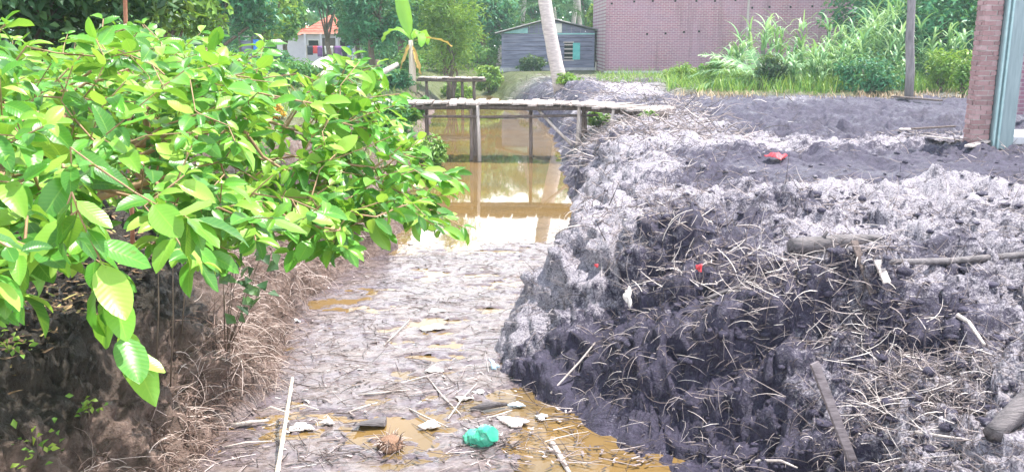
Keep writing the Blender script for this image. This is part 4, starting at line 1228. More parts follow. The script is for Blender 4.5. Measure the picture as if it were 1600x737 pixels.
# young palm lying out of the weeds
FY = [frond_mesh(2.7, 36, 0.62, 0.7, "cane_leaf", 0.045, 0.25), frond_mesh(2.4, 34, 0.55, 1.0, "cane_leaf", 0.045, 0.35)]
b = g0(1185, 27.0)
root = thing("young_palm", "young palm with long green fronds spread before the brick wall", "palm", b)
obj("stem", MB().tube([(0, 0, -0.1), (0, 0, 0.35)], [0.12, 0.07], 8).mesh("stem", (0, 0, 0), True), "bark", root)
for i, (azd, pt, sc) in enumerate(((186, 0.12, 1.0), (172, -0.12, 0.95), (200, 0.3, 0.9), (150, -0.35, 0.8), (215, -0.15, 0.85), (95, -0.6, 0.75), (20, -0.3, 0.7), (178, -0.45, 0.9))):
    o = obj("frond", FY[i % 2], None, root); o.location = (0, 0, 0.3); o.rotation_euler = (random.uniform(-.5, .5), pt, R(azd)); o.scale = (sc,) * 3

# ------------------------------------------------------------------ banana plant
def paddle(L, W, rise, droop, name="leaf", segs=14):
    v = []; f = []; x = z = 0.0; a = rise; uvt = []
    for i in range(segs + 1):
        q = i / segs
        w = 0.5 * W * max(0.06, math.sin(min(1.0, max(0.0, (q - 0.12) / 0.88)) * math.pi) ** 0.5 if q > 0.12 else 0.05)
        for s in (-1, -0.5, 0, 0.5, 1):
            tear = random.uniform(-0.05, 0.05) * abs(s)
            v.append((x + tear - math.sin(a) * abs(s) * w * -0.35, s * w, z + math.cos(a) * abs(s) * w * 0.35 + tear * 0.5))
        x += math.cos(a) * L / segs; z += math.sin(a) * L / segs; a -= droop / segs
    for i in range(segs):
        for k in range(4): f.append((i * 5 + k, i * 5 + k + 1, i * 5 + k + 6, i * 5 + k + 5))
    return mesh_np(name, v, f, np.full(len(v), random.uniform(0.3, 0.8)))


b = g0(646, 32.0)
root = thing("banana_plant", "banana plant with one upright bright leaf and a withered yellow one", "banana plant", b)
obj("pseudostem", MB().tube([(0, 0, -0.1), (0.02, 0, 0.8), (-0.02, 0, 1.75)], [0.15, 0.12, 0.08], 10, wob=0.04).mesh("pseudostem", (0, 0, 0), True), "bamboo_dry", root)
for L, W, rise, dr, azd, m in ((1.9, 0.50, 1.62, 0.15, 270, "banana_leaf"), (1.5, 0.45, 1.1, 2.4, 160, "banana_leaf"), (1.5, 0.28, 0.35, 1.0, 5, "dead_leaf"), (1.4, 0.45, 1.1, 2.6, 60, "banana_leaf"),
                               (1.1, 0.25, -0.9, 0.5, 200, "dead_leaf"), (1.2, 0.22, -1.1, 0.3, 330, "dead_leaf"), (1.3, 0.4, 1.0, 2.6, 300, "banana_leaf")):
    o = obj("leaf", paddle(L, W, rise, dr), m, root); o.location = (0, 0, 1.7); o.rotation_euler = (random.uniform(-.3, .3), 0, R(azd))
    if m == "dead_leaf": o["label"] = "withered yellow brown banana leaf"

# ------------------------------------------------------------------ shrubs and weeds
S = "shrubs round the clearing"
def shrub(name, label, px, Y, hpx, rpx, mat, nleaf, lsize, aspect=0.45, group=S, nclump=26, droop=0.2):
    b = g0(px, Y); s = Y / FPX; h = hpx * s
    return tree(name, label, b, (b[0], b[1], b[2] + h * 0.48), (rpx * s, rpx * s * 0.8, h * 0.55), nclump, nleaf, lsize, mat, 0.02, aspect, group, "shrub", 0.42, 4, droop, limbs=False)
shrub("weedy_shrub", "lime green weedy shrub at the left end of the hut", 765, 41, 44, 26, "tree_lime", 1500, 0.18)
shrub("weedy_shrub", "broad lime green shrub above the short foot bridge", 718, 39, 40, 30, "tree_lime", 1700, 0.18)
shrub("dark_shrub", "low dark shrub in front of the hut's plank wall", 832, 43, 24, 27, "tree_dark", 1500, 0.14)
shrub("dark_shrub", "round dark shrub among the cane before the brick wall", 1198, 27, 60, 28, "tree_dark", 1500, 0.12)
shrub("dark_shrub", "wide dark shrub at the foot of the tall cane by the wall corner", 1352, 25.5, 62, 60, "tree_teal", 2600, 0.12)
shrub("weedy_shrub", "bright green weeds between young palm and round dark shrub", 1120, 28, 44, 44, "grass_green", 1700, 0.13)
shrub("weedy_shrub", "low yellow green weeds at the end of the young palm's fronds", 1066, 30, 30, 34, "tree_lime", 1100, 0.12)
shrub("weedy_shrub", "bright green leafy weeds beside the grey pole", 1465, 26, 66, 44, "tree_lime", 2000, 0.13)
shrub("weedy_shrub", "tall leafy sprig against the brick pillar", 1497, 24, 78, 16, "grass_green", 900, 0.13)
shrub("orange_shrub", "dried orange shrub behind the guava leaves", 425, 18, 42, 24, "orange_leaf", 1100, 0.10)
shrub("weedy_shrub", "pale green fern-like weed beside the sand heap", 565, 34, 34, 22, "tree_lime", 900, 0.2, 0.25)
shrub("weedy_shrub", "green weeds on the left bank at the bridge foot", 668, 17.6, 62, 36, "grass_green", 1900, 0.10)
shrub("weedy_shrub", "low green weeds hanging at the ditch edge before the bridge", 692, 15.2, 34, 30, "grass_green", 1300, 0.08)
shrub("weedy_shrub", "green tuft under the bridge's landing on the spoil", 935, 19.6, 26, 24, "grass_green", 900, 0.10)
shrub("weedy_shrub", "yellow green sprouts at the foot of the leaning coconut trunk", 885, 29.0, 18, 24, "tree_lime", 800, 0.12)
shrub("weedy_shrub", "small green sprouts where the bridge meets the spoil", 1012, 17.4, 10, 16, "grass_green", 350, 0.07)
for px, Y, h, r, m, lab in ((330, 22, 60, 60, "tree_green", "green undergrowth below the yellow green tree"), (470, 30, 46, 50, "tree_green", "green undergrowth before the sand heap"), (610, 30, 34, 40, "tree_teal", "teal undergrowth round the dark tree trunk"),
                            (545, 40, 30, 24, "tree_teal", "undergrowth beside the house porch"), (60, 12, 130, 110, "tree_dark", "dark undergrowth below the shade tree"), (230, 13, 110, 90, "tree_dark", "dark undergrowth beside the rusty pole"),
                            (380, 46, 40, 40, "tree_teal", "teal shrub before the blue tarpaulin shed's grey panel"), (1275, 31, 66, 60, "grass_green", "green weeds at the right half of the brick wall"), (1410, 33, 90, 44, "tree_teal", "tall teal shrub behind the grey pole"),
                            (1540, 27, 60, 50, "tree_green", "green shrub behind the brick pillar")):
    shrub("leafy_shrub", lab, px, Y, h, r, m, 1500, 0.16)
for px, Y, h, r, m, lab in ((500, 36, 24, 30, "tree_green", "low green shrub at the foot of the white sand heap"), (640, 38, 40, 40, "tree_green", "green shrub beyond the banana plant's stem"), (690, 46, 50, 50, "tree_lime", "lime undergrowth under the bamboo clump"), (600, 48, 50, 50, "tree_teal", "teal undergrowth between the two stumps and the house"),
                            (745, 48, 46, 40, "tree_green", "green shrub just left of the hut wall"), (440, 40, 44, 30, "tree_teal", "teal shrub right of the blue tarpaulin"), (640, 22, 40, 40, "tree_green", "leafy shrub on the left bank behind the bridge"), (600, 17, 70, 60, "tree_green", "leafy shrub on the left bank before the bridge, behind the guava")):
    shrub("leafy_shrub", lab, px, Y, h, r, m, 1500, 0.16)


def cane(px, Y, hpx, label, seed, group="tall cane before the brick wall", mat="cane_leaf"):
    b = g0(px, Y); h = 1.18 * hpx * Y / FPX
    root = thing("cane_clump", label, "cane grass", b, group)
    rr = np.random.default_rng(seed)
    ns = rr.integers(3, 6)
    for s in range(ns):
        lx_, ly_ = rr.normal(0, 0.12, 2); hh = h * rr.uniform(0.55, 0.85)
        obj("stalk", MB().tube([(lx_ * 0.5, ly_ * 0.5, -0.05), (lx_, ly_, hh * 0.5), (lx_ * 1.6, ly_ * 1.6, hh)], [0.018, 0.015, 0.008], 5).mesh("stalk"), mat, root)
        m = rr.integers(10, 15); q = rr.uniform(0.25, 1.0, m)
        V, F, own = ribbons(np.stack([lx_ * (0.5 + 1.1 * q), ly_ * (0.5 + 1.1 * q), hh * q], -1), rr.uniform(0, 6.28, m), rr.uniform(0.9, 1.35, m), h * rr.uniform(0.35, 0.6, m), rr.uniform(1.4, 2.6, m), rr.uniform(0.05, 0.095, m), 7, 0.08)
        obj("leaf_tuft", mesh_np("leaf_tuft", V, F, np.clip(rr.uniform(0.2, 1, m), 0, 1)[own], smooth=False), mat, root)
CL = {0: "tall arching cane grass at the brick wall's corner", 1: "cane grass standing before the middle of the brick wall", 2: "cane grass rising behind the round dark shrub"}
for i, (px, Y, h, k) in enumerate(((1140, 30, 55, 2), (1165, 31, 82, 2), (1182, 30, 96, 2), (1205, 32, 88, 2), (1230, 29, 58, 1), (1255, 29, 70, 1), (1268, 28, 60, 1), (1290, 30, 62, 1), (1305, 29, 70, 1),
                                (1328, 29, 92, 0), (1345, 30, 104, 0), (1360, 31, 112, 0), (1375, 30, 108, 0), (1392, 31, 100, 0), (1408, 32, 84, 0), (1320, 27, 60, 0), (1240, 31, 84, 1), (1280, 31, 88, 1), (1312, 31, 90, 0), (1425, 31, 96, 0), (1218, 28, 62, 1), (1150, 29, 66, 2), (1265, 26.5, 58, 1), (1300, 27, 66, 1), (1235, 27, 50, 1), (1335, 28, 84, 0), (1385, 28, 92, 0), (1440, 29, 92, 0), (1455, 28, 70, 0), (1480, 28, 84, 0), (1400, 26, 56, 0), (1350, 33, 120, 0), (1378, 34, 118, 0))):
    lab = CL[k]
    if k == 0: lab = ("short cane tuft at the foot of the brick wall's corner" if h < 62 else "cane grass between the grey pole and the wide teal tree" if px > 1420 else "tallest arching cane grass behind the wide dark shrub" if h > 101 else lab)
    if k == 1: lab = ("low cane tuft at the rim of the mud before the brick wall" if h < 64 else "tall cane grass close against the middle of the brick wall" if h > 80 else lab)
    if k == 2: lab = ("low cane tuft among the young palm's fronds" if h < 70 else lab)
    cane(px, Y, h, lab, 100 + i, ("cane at the wall corner", "cane before the wall", "cane behind the dark shrub")[(0, 1, 2)[k]])

# grasses: nobody could count these
def grass(name, n, px0, px1, Y0, Y1, mat, hmin, hmax, keep, w=0.012, label=None):
    x, y = scatter(n, px0, px1, Y0, Y1); kk = keep(x, y) > rng.uniform(0, 1, n); x, y = x[kk], y[kk]; m = len(x)
    V, F, own = ribbons(np.stack([x, y, ground(x, y) - 0.01], -1), rng.uniform(0, 6.28, m), rng.uniform(0.9, 1.5, m), rng.uniform(hmin, hmax, m), rng.uniform(0.3, 1.8, m), rng.uniform(0.6, 1.4, m) * w, 3, 0.1)
    tag(obj(name, mesh_np(name, V, F, rng.uniform(0, 1, m)[own], smooth=False), mat), kind="stuff")
grass("weed_grass", 9000, 1040, 1530, 24.5, 31, "grass_green", 0.25, 0.75, lambda x, y: sm((y - 25.0 - 1.8 * fbm(x * 0.6, y * 0.3, 3, 66)) / 1.6) * np.clip(0.8 + fbm(x, y, 2, 3), 0, 1), 0.02)
grass("weed_grass", 1500, 930, 1110, 31, 40, "grass_green", 0.08, 0.5, lambda x, y: np.clip(0.9 + fbm(x, y, 2, 3), 0, 1) * sm((x - 2.2) / 1), 0.02)
grass("dry_grass_strip", 3500, 1050, 1530, 21.5, 26, "dry_grass", 0.08, 0.28, lambda x, y: np.exp(-((y - 24.2) / 1.0) ** 2) * np.clip(0.7 + fbm(x * .7, y * .7, 2, 13), 0, 1), 0.018)
grass("weed_grass", 5000, 380, 790, 19, 48, "grass_green", 0.1, 0.45, lambda x, y: sm((edge_l(y) - x - 0.2) / 0.6) * 0.8 + (y > 43) * 0.7, 0.02)
grass("weed_grass", 1500, 560, 700, 10.5, 19, "grass_green", 0.08, 0.3, lambda x, y: sm((edge_l(y) - x) / 0.3), 0.012)

# ------------------------------------------------------------------ poles
def pole(name, label, cat, a, b, r0, r1, mat, n=8):
    root = thing(name, label, cat, a)
    pts = [Vector(a).lerp(Vector(b), i / 8) + Vector((math.sin(i * 2.2), math.cos(i * 1.7), 0)) * r0 * 0.25 for i in range(9)]
    pts[0] = Vector(a)
    obj("shaft", MB().tube(pts, [r0 + (r1 - r0) * i / 8 for i in range(9)], n, wob=0.05).mesh("shaft", a, True), mat, root)
    return root
a = g0(1414, 22.6); b = D(1424, 0, 22.6); b = np.array(a) + (b - np.array(a)) * 2.4
r = pole("utility_pole", "dark grey weathered pole at the edge of the weeds", "pole", a, b, 0.105, 0.085, "pole_grey", 10)
obj("crossarm", MB().box((b[0], b[1], b[2] - 0.25), (1.2, 0.09, 0.1)).mesh("crossarm", a), "pole_grey", r)
a = g0(191, 6.6); b = D(193, -60, 6.6)
r = pole("rusty_pole", "thin rusty pole with a blue band standing in the guava leaves", "pole", a, b, 0.017, 0.015, "rust")
c = D(193, 62, 6.6); obj("band", MB().tube([(c[0], c[1], c[2] - 0.03), (c[0], c[1], c[2] + 0.03)], 0.024, 8).mesh("band", a), "blue_plastic", r)
q = D(572, 125, 29.0); q2 = D(622, 100, 29.5)
qa = (q[0], 29.0, gz(q[0], 29.0) + 0.1)
root = thing("fallen_trunk", "pale fallen trunk propped on the left bank near the banana plant", "log", qa)
obj("log", MB().tube([qa, Vector(qa).lerp(Vector(q2), 0.55) + Vector((0, 0, 0.07)), q2], [0.12, 0.10, 0.07], 8, wob=0.08).mesh("log", qa, True), "pale_timber", root)
for px, h, lab in ((592, 0.9, "short dark stump beside the pale fallen trunk"), (604, 0.7, "lower dark stump under the raised end of the pale trunk")):
    a = g0(px, 30.5); b = (a[0] + 0.03, a[1], a[2] + h)
    root = thing("stump", lab, "stump", a); obj("stem", MB().tube([(a[0], a[1], a[2] - 0.08), (a[0] + .04, a[1], a[2] + h * .5), b], [0.10, 0.075, 0.07], 8, wob=0.1).mesh("stem", a, True), "bark", root)
# ------------------------------------------------------------------ guava tree
def guava_leaf(L, W, curve, fold, seed):
    rnd = random.Random(seed)
    rows = 7; v = []; uv = []; f = []
    pet = 0.10 * L
    for i in range(rows + 1):
        q = i / rows
        w = 0.5 * W * (math.sin(math.pi * min(1, q ** 0.85)) ** 0.62) if 0 < i < rows else 0.0015
        a = curve * q
        x = pet + L * (math.sin(a) / curve if curve else q); z = -L * (1 - math.cos(a)) / curve if curve else 0
        for s in (-1, -0.5, 0, 0.5, 1):
            rip = 0.03 * W * math.sin(q * 17 + seed + s) * abs(s)
            v.append((x, s * w, z + abs(s) * w * fold + rip)); uv.append((s, q))
    for i in range(rows):
        for k in range(4): f.append((i * 5 + k, i * 5 + k + 1, i * 5 + k + 6, i * 5 + k + 5))
    n = len(v); v += [(0, -.0012, 0), (0, .0012, 0), (pet + .004, .0012, 0), (pet + .004, -.0012, 0)]; uv += [(0, 0), (0, 0), (0, .05), (0, .05)]
    f.append((n, n + 1, n + 2, n + 3))
    return np.array(v), np.array(f), np.array(uv)


LV = [guava_leaf(0.118, 0.058, 0.55, 0.30, 1), guava_leaf(0.108, 0.058, -0.35, 0.22, 2), guava_leaf(0.125, 0.055, 0.9, 0.40, 3), guava_leaf(0.098, 0.054, 0.25, 0.18, 4), guava_leaf(0.085, 0.040, 0.6, 0.5, 5)]
LME = []
for i, (v, f, uv) in enumerate(LV):
    me = mesh_np("leaf", v, f, np.full(len(v), 0.0), uv); me.materials.append(M["guava_leaf"]); LME.append(me)

# outline of the foliage in the picture, used to find where tips end; depth grows to the right and upwards
OUT = [(-260, 40), (-60, 60), (40, 100), (110, 70), (150, 52), (200, 85), (255, 66), (300, 84), (372, 92), (440, 100), (520, 120), (570, 132), (590, 158), (584, 205), (630, 245), (712, 262), (706, 318), (670, 345),
       (630, 345), (612, 378), (575, 366), (530, 385), (500, 366), (450, 384), (420, 362), (380, 378), (350, 345), (318, 372), (268, 372), (235, 320), (170, 345), (100, 405), (40, 400), (0, 420), (-120, 480), (-260, 420)]
def inpoly(x, y, poly):
    c = np.zeros(x.shape, bool); n = len(poly)
    for i in range(n):
        x1, y1 = poly[i]; x2, y2 = poly[(i + 1) % n]
        k = ((y1 > y) != (y2 > y)) & (x < (x2 - x1) * (y - y1) / (y2 - y1 + 1e-9) + x1); c ^= k
    return c
def gdepth(px, py): return np.clip(2.95 + 0.0023 * (px - 350) - 0.0030 * (py - 250), 1.7, 4.6)
rs = np.random.default_rng(77)
tips = []
cpx = rs.uniform(-260, 735, 14000); cpy = rs.uniform(40, 480, 14000)
kin = inpoly(cpx, cpy, OUT); cpx, cpy = cpx[kin], cpy[kin]
for px, py in zip(cpx, cpy):
    dd = gdepth(px, py) + rs.uniform(0, 1) ** 1.3 * (3.3 if px < 430 and py < 300 else 1.2 if px < 520 else 0.7)
    q = D(px, py, dd)
    if q[2] < 1.2 or vn(px / 62.0, py / 50.0 + dd * 0.8, 33) < 0.45: continue
    if all(np.sum((q - t_) ** 2) > 0.10 ** 2 for t_ in tips): tips.append(q)
    if len(tips) >= 900: break
# sprays that the photograph shows singly: (pixels of the spray axis, depth)
SPRAYS = [([(112, 300), (128, 345), (152, 395), (170, 440), (188, 505), (206, 565)], 1.85), ([(120, 330), (75, 362), (30, 400), (18, 425)], 1.95), ([(210, 300), (245, 320), (285, 335), (300, 345)], 2.1),
          ([(480, 300), (540, 302), (590, 305), (640, 300), (690, 285), (712, 272)], 3.9), ([(540, 305), (575, 335), (600, 365)], 3.5), ([(610, 302), (640, 322), (668, 330)], 3.9), ([(110, 230), (112, 265), (108, 295)], 2.2),
          ([(150, 130), (165, 95), (150, 62)], 3.0), ([(390, 300), (420, 330), (470, 350)], 3.1), ([(500, 330), (525, 350), (535, 372)], 3.2)]
root_p = np.array([-2.75, 3.6, 0.75])
nodes = [root_p, np.array([-2.62, 3.55, 1.05]), np.array([-2.45, 3.5, 1.4]), np.array([-2.2, 3.4, 1.7])]
parent = [-1, 0, 1, 2]; plen = [0, .33, .7, 1.1]
gleaves = []        # (position, axis, up, size, variant)
def attach(tip, seglen=0.14):
    N_ = np.array(nodes); dist = np.linalg.norm(N_ - tip, axis=1)
    c = dist + 0.32 * np.array(plen); c[:2] += 3.0
    j = int(np.argmin(c)); a = nodes[j]; L = dist[j]; n = max(1, int(L / seglen))
    perp = rs.normal(size=3) * 0.05 * L; perp[2] = abs(perp[2]) + 0.05 * L
    for i in range(1, n + 1):
        q = i / n
        nodes.append(a + (tip - a) * q + perp * math.sin(q * math.pi)); parent.append(j if i == 1 else len(nodes) - 2); plen.append(plen[j] + L * q)
    return len(nodes) - 1
def put_leaf(p, d, side_ang, droop, size, var):
    d = d / np.linalg.norm(d); up = np.array([0, 0, 1.0]); s = np.cross(d, up); s /= max(1e-6, np.linalg.norm(s)); w = np.cross(s, d)
    lat = s * math.cos(side_ang) + w * math.sin(side_ang)
    ax = d * 0.62 + lat * 0.85 + np.array([0, 0, -droop]); ax /= np.linalg.norm(ax)
    nu = up + rs.normal(size=3) * 0.35 + np.array([0.12, -0.28, 0]); nu -= ax * nu.dot(ax)
    if np.linalg.norm(nu) < 0.05: nu = np.cross(ax, s)
    gleaves.append((p, ax, nu / np.linalg.norm(nu), size, var))
def leafy(p0, p1, npairs, size=1.0, terminal=True):
    d = p1 - p0
    for i in range(npairs):
        q = (i + 0.4) / npairs; p = p0 + d * q; base = (0.0 if i % 2 == 0 else 0.9) + rs.normal(0, 0.3)
        for sd in (0, math.pi):
            if rs.uniform() < 0.08: continue
            put_leaf(p, d + rs.normal(size=3) * 0.1 * np.linalg.norm(d), base * 0.6 + sd + rs.normal(0, 0.25), rs.uniform(0.05, 0.55), size * rs.uniform(0.50, 1.12), int(rs.integers(0, 4)))
    if terminal:
        for sd in (0, math.pi): put_leaf(p1, d * 1.6, sd + rs.normal(0, 0.5), rs.uniform(-0.3, 0.3), size * rs.uniform(0.55, 0.9), 4)
for q in sorted(tips, key=lambda t_: np.linalg.norm(t_ - nodes[3])):
    k = attach(q)
    pv = nodes[parent[k]]; out = q - pv; out /= max(1e-6, np.linalg.norm(out))
    out = out * 0.6 + np.array([0.25, -0.1, 0.05]) + rs.normal(size=3) * 0.30; out /= np.linalg.norm(out)
    out[2] = np.clip(out[2], -0.45, 0.6)
    e = q + out * rs.uniform(0.10, 0.19)
    nodes.append(e); parent.append(k); plen.append(plen[k] + 0.15)
    leafy(q - out * 0.05, e, int(rs.integers(3, 5)))
for pts, dd in SPRAYS:
    pp = [D(a, b, dd + 0.015 * i) for i, (a, b) in enumerate(pts)]
    k = attach(pp[0])
    for i, q in enumerate(pp[1:]):
        nodes.append(q); parent.append(k); k = len(nodes) - 1; plen.append(plen[parent[k]] + 0.1)
        leafy(pp[i], q, 2, 1.2 if dd < 2.3 else 1.1, i == len(pp) - 2)
# radii by number of carried tips
cnt = np.zeros(len(nodes)); haschild = np.zeros(len(nodes), bool)
for i in range(1, len(nodes)): haschild[parent[i]] = True
cnt[~haschild] = 1
for i in range(len(nodes) - 1, 0, -1): cnt[parent[i]] += cnt[i]
rad = 0.0021 * np.maximum(cnt, 1) ** 0.52
root = thing("guava_tree", "guava tree with large bright oval leaves spreading over the left bank", "tree", tuple(root_p))
tb = MB(); bb = MB()
for i in range(1, len(nodes)):
    j = parent[i]
    (tb if i <= 3 else bb).tube([nodes[j], nodes[i]], [min(rad[j], rad[i] * 1.6), rad[i]], 6 if rad[i] < 0.012 else 9, cap=False)
obj("trunk", tb.mesh("trunk", root_p, True), "guava_bark", root)
obj("branches", bb.mesh("branches", root_p, True), "guava_bark", root)
# the 300 leaves that show largest are parts of their own; the rest is one mesh
def visible(p):
    x, y, z = p[0], p[1], p[2] - CAMZ
    fwd = y * CP - z * SP; up = y * SP + z * CP
    return abs(x / fwd) < 800 / FPX and abs(up / fwd) < 368 / FPX, fwd
order = sorted(range(len(gleaves)), key=lambda i: (0 if visible(gleaves[i][0])[0] else 50) + visible(gleaves[i][0])[1])
Vr, Fr, Ur, Tr = [], [], [], []; nv = 0
rp = Vector(root_p)
for n_, i in enumerate(order):
    p, ax, nu, size, var = gleaves[i]
    m3 = np.stack([ax, np.cross(nu, ax), nu], 1)
    if n_ < 300:
        o = obj("leaf", LME[var], None, root)
        m4 = Matrix.Identity(4)
        for r_ in range(3):
            for c_ in range(3): m4[r_][c_] = m3[r_, c_] * size
            m4[r_][3] = p[r_] - root_p[r_]
        o.matrix_basis = m4
    else:
        v, f, uv = LV[var]
        Vr.append((v * size) @ m3.T + p - root_p); Fr.append(f + nv); Ur.append(uv); Tr.append(np.full(len(v), rs.uniform())); nv += len(v)
o = obj("foliage", mesh_np("foliage", np.concatenate(Vr), np.concatenate(Fr), np.concatenate(Tr), np.concatenate(Ur)), "guava_leaf", root)
o["kind"] = "stuff"

# dark thin-stemmed sapling in the guava's shade
b = gp(352, 560)
root = thing("sapling", "thin sapling with dark round leaves hanging in the guava's shade", "sapling", tuple(b))
tpx = [(395, 372), (372, 350), (408, 452), (385, 490), (345, 385), (420, 350), (365, 430), (410, 400), (400, 425)]
Vl = []
for i, (a, c) in enumerate(tpx):
    q = D(a, c, b[1] + 0.05 * (i % 3) - 0.25)
    mid = Vector(b).lerp(Vector(q), 0.6) + Vector((0.04 * (i % 3 - 1), 0.03, 0.08))
    obj("stem", MB().tube([b, mid, q], [0.0035, 0.0025, 0.0015], 5).mesh("stem", tuple(b), True), "bark", root)
    for k in range(5): Vl.append(np.array(q) + rs.normal(size=3) * np.array([0.06, 0.06, 0.05]))
Vl = np.array(Vl); V, F, T = leaves_np(Vl - b, rs.normal(size=Vl.shape) * 0.5 + np.array([0.2, -0.6, 0.6]), rs.uniform(0.08, 0.12, len(Vl)), 0.75, rs.uniform(0, 1, len(Vl)))
obj("foliage", mesh_np("foliage", V, F, T, smooth=False), "tree_dark", root)
for i, (px, py0, py1, lab) in enumerate(((243, 400, 560, "thin bare brown stem nearest the shaded edge of the left bank"), (266, 395, 600, "thin bare brown stem standing between two others on the left bank"), (284, 400, 520, "shorter bare stem beside the dark sapling"))):
    q = gp(px, py1); e = D(px + 4, py0, q[1])
    root = thing("bare_stem", lab, "stem", tuple(q), "bare stems on the left bank")
    obj("shoot", MB().tube([(q[0], q[1], q[2] - 0.05), ((q[0] + e[0]) / 2 + 0.012, q[1], (q[2] + e[2]) / 2), e], [0.005, 0.0045, 0.003], 6).mesh("shoot", tuple(q), True), "bark", root)

for i, (px, py, h_, lab) in enumerate(((60, 715, 0.10, "small green sprout on the dark shaded soil, largest of them"), (14, 560, 0.08, "small green sprout at the rim of the dark shaded soil"), (140, 655, 0.06, "tiny sprout on the shaded soil below the hanging guava branch"))):
    q = gp(px, py); root = thing("sprout", lab, "weed", tuple(q), "sprouts in the shade")
    C = rs.normal(size=(26, 3)) * np.array([h_ * 0.7, h_ * 0.7, h_ * 0.4]) + np.array([0, 0, h_ * 0.7]); C[:, 2] = np.maximum(C[:, 2], 0.01)
    V, F, T = leaves_np(C, rs.normal(size=C.shape) * 0.4 + np.array([0, -0.2, 0.9]), rs.uniform(0.03, 0.05, 26), 0.6, rs.uniform(0.3, 1, 26))
    obj("foliage", mesh_np("foliage", V, F, T, smooth=False), "tree_lime", root)
    obj("stem", MB().tube([(0, 0, -0.02), (0.004, 0, h_)], [0.003, 0.002], 5).mesh("stem"), "bark", root)

# ------------------------------------------------------------------ bamboo stick in the ditch
a = P(432, 745, 0.0); b = D(457, 588, a[1] + 0.25)
a = np.array(a); b = P(457, 590, 0.28)
root = thing("bamboo_pole", "pale jointed bamboo pole lying from the water up the left bank", "pole", tuple(a))
pts, rd = [], []
for i in range(25):
    q = i / 24; c = a + (b - a) * (q * 1.06 - 0.06); pts.append(c); rd.append(0.0145 + (0.004 if i % 6 == 3 else 0) - 0.004 * q)
obj("culm", MB().tube(pts, rd, 9).mesh("culm", tuple(a), True), "bamboo_dry", root)
c = a + (b - a) * 0.62
obj("side_branch", MB().tube([c, c + np.array([-0.10, 0.0, 0.04]), c + np.array([-0.17, 0.02, 0.0])], [0.006, 0.005, 0.003], 6).mesh("side_branch", tuple(a), True), "bamboo_dry", root)
obj("side_branch", MB().tube([c + np.array([0.0, 0.05, 0]), c + np.array([0.10, 0.04, 0.035]), c + np.array([0.2, 0.02, 0.01])], [0.006, 0.005, 0.003], 6).mesh("side_branch", tuple(a), True), "bamboo_dry", root)

# ------------------------------------------------------------------ logs, planks and sticks on the spoil
def log(name, label, cat, pts, rad, mat, n=9, wob=0.1, lift=0.0, knots=()):
    w = [gp(*p) for p in pts]
    w = [np.array([a[0], a[1], a[2] + r * 0.7 + lift]) for a, r in zip(w, rad)]
    # refine
    fp, fr = [], []
    for i in range(len(w) - 1):
        for k in range(5):
            q = k / 5; fp.append(w[i] * (1 - q) + w[i + 1] * q); fr.append(rad[i] * (1 - q) + rad[i + 1] * q)
    fp.append(w[-1]); fr.append(rad[-1])
    root = thing(name, label, cat, tuple(w[0]))
    obj("log" if rad[0] > 0.03 else "shaft", MB().tube(fp, fr, n, wob=wob).mesh("log", tuple(w[0]), True), mat, root)
    for q, dv, r in knots:
        s = w[0] * (1 - q) + w[-1] * q
        obj("branch_stub", MB().tube([s, s + np.array(dv) * 0.5, s + np.array(dv)], [r, r * 0.8, r * 0.6], 6, wob=0.1).mesh("stub", tuple(w[0]), True), mat, root)
    return root
log("driftwood_log", "stout grey log with a tapered end lying across the spoil", "log", [(1236, 392), (1300, 388), (1375, 380)], [0.062, 0.055, 0.022], "wet_log", 11, 0.1, -0.015, ((0.3, (0.05, -0.02, 0.10), 0.02),))
log("long_pole", "long dark straight pole half sunk in the mud towards the right edge", "pole", [(1385, 412), (1480, 412), (1600, 404), (1690, 400)], [0.018, 0.024, 0.026, 0.026], "wet_log", 8, 0.06, -0.005)
log("wet_log", "dark wet log with bark lying on the pale mud crust in the corner", "log", [(1548, 690), (1600, 652), (1680, 600)], [0.045, 0.052, 0.055], "wet_log", 11, 0.1, 0.0)
log("forked_branch", "pale bent branch lying on mud below the long dark pole", "branch", [(1495, 500), (1512, 522), (1537, 545)], [0.014, 0.012, 0.008], "pale_timber", 7, 0.1, 0.02)
log("thin_stick", "long thin pale stick lying on the near straw pile", "stick", [(1430, 680), (1500, 690), (1550, 700)], [0.007, 0.006, 0.004], "pale_timber", 6, 0.1, 0.012)
log("thin_stick", "pale stick slanting over the dark near pile above the ochre water", "stick", [(860, 625), (905, 570), (930, 540)], [0.008, 0.007, 0.005], "pale_timber", 6, 0.1, 0.015)
log("thin_stick", "grey stick jutting from the pile near the white scrap", "stick", [(1100, 480), (1150, 455), (1185, 440)], [0.016, 0.014, 0.010], "wet_log", 7, 0.1, 0.02)
log("root_branch", "curved pale root arching at the foot of the near pile", "root", [(1150, 742), (1185, 726), (1220, 726), (1245, 740)], [0.008, 0.008, 0.007, 0.005], "pale_timber", 7, 0.06, 0.02)
def plank(label, a, b, w, t, mat, up=(0, -0.6, 0.8), name="plank", cat="plank"):
    root = thing(name, label, cat, tuple(a))
    obj("board", MB().span(a, b, w, t, up).mesh("board", tuple(a), bevel=min(w, t) * 0.15), mat, root)
a = gp(1365, 452); b = gp(1332, 402); b[2] += 0.10
plank("upright dark slat stuck in the straw beside the grey log", a - np.array([0, 0, .05]), b, 0.045, 0.018, "dark_timber")
a = gp(1338, 722); b = D(1272, 566, a[1] + 0.12)
plank("narrow grey board leaning upright in the dark hollow of the near pile", a - np.array([0, 0, .04]), b, 0.05, 0.018, "plank_grey", (0.3, -1, 0.2))
a = gp(1370, 420); b = gp(1385, 455)
plank("short white board lying in pale mud beside the dark slat", a + np.array([0, 0, .03]), b + np.array([0, 0, .03]), 0.05, 0.015, "pale_timber")
a = gp(1512, 236); b = gp(1566, 223)
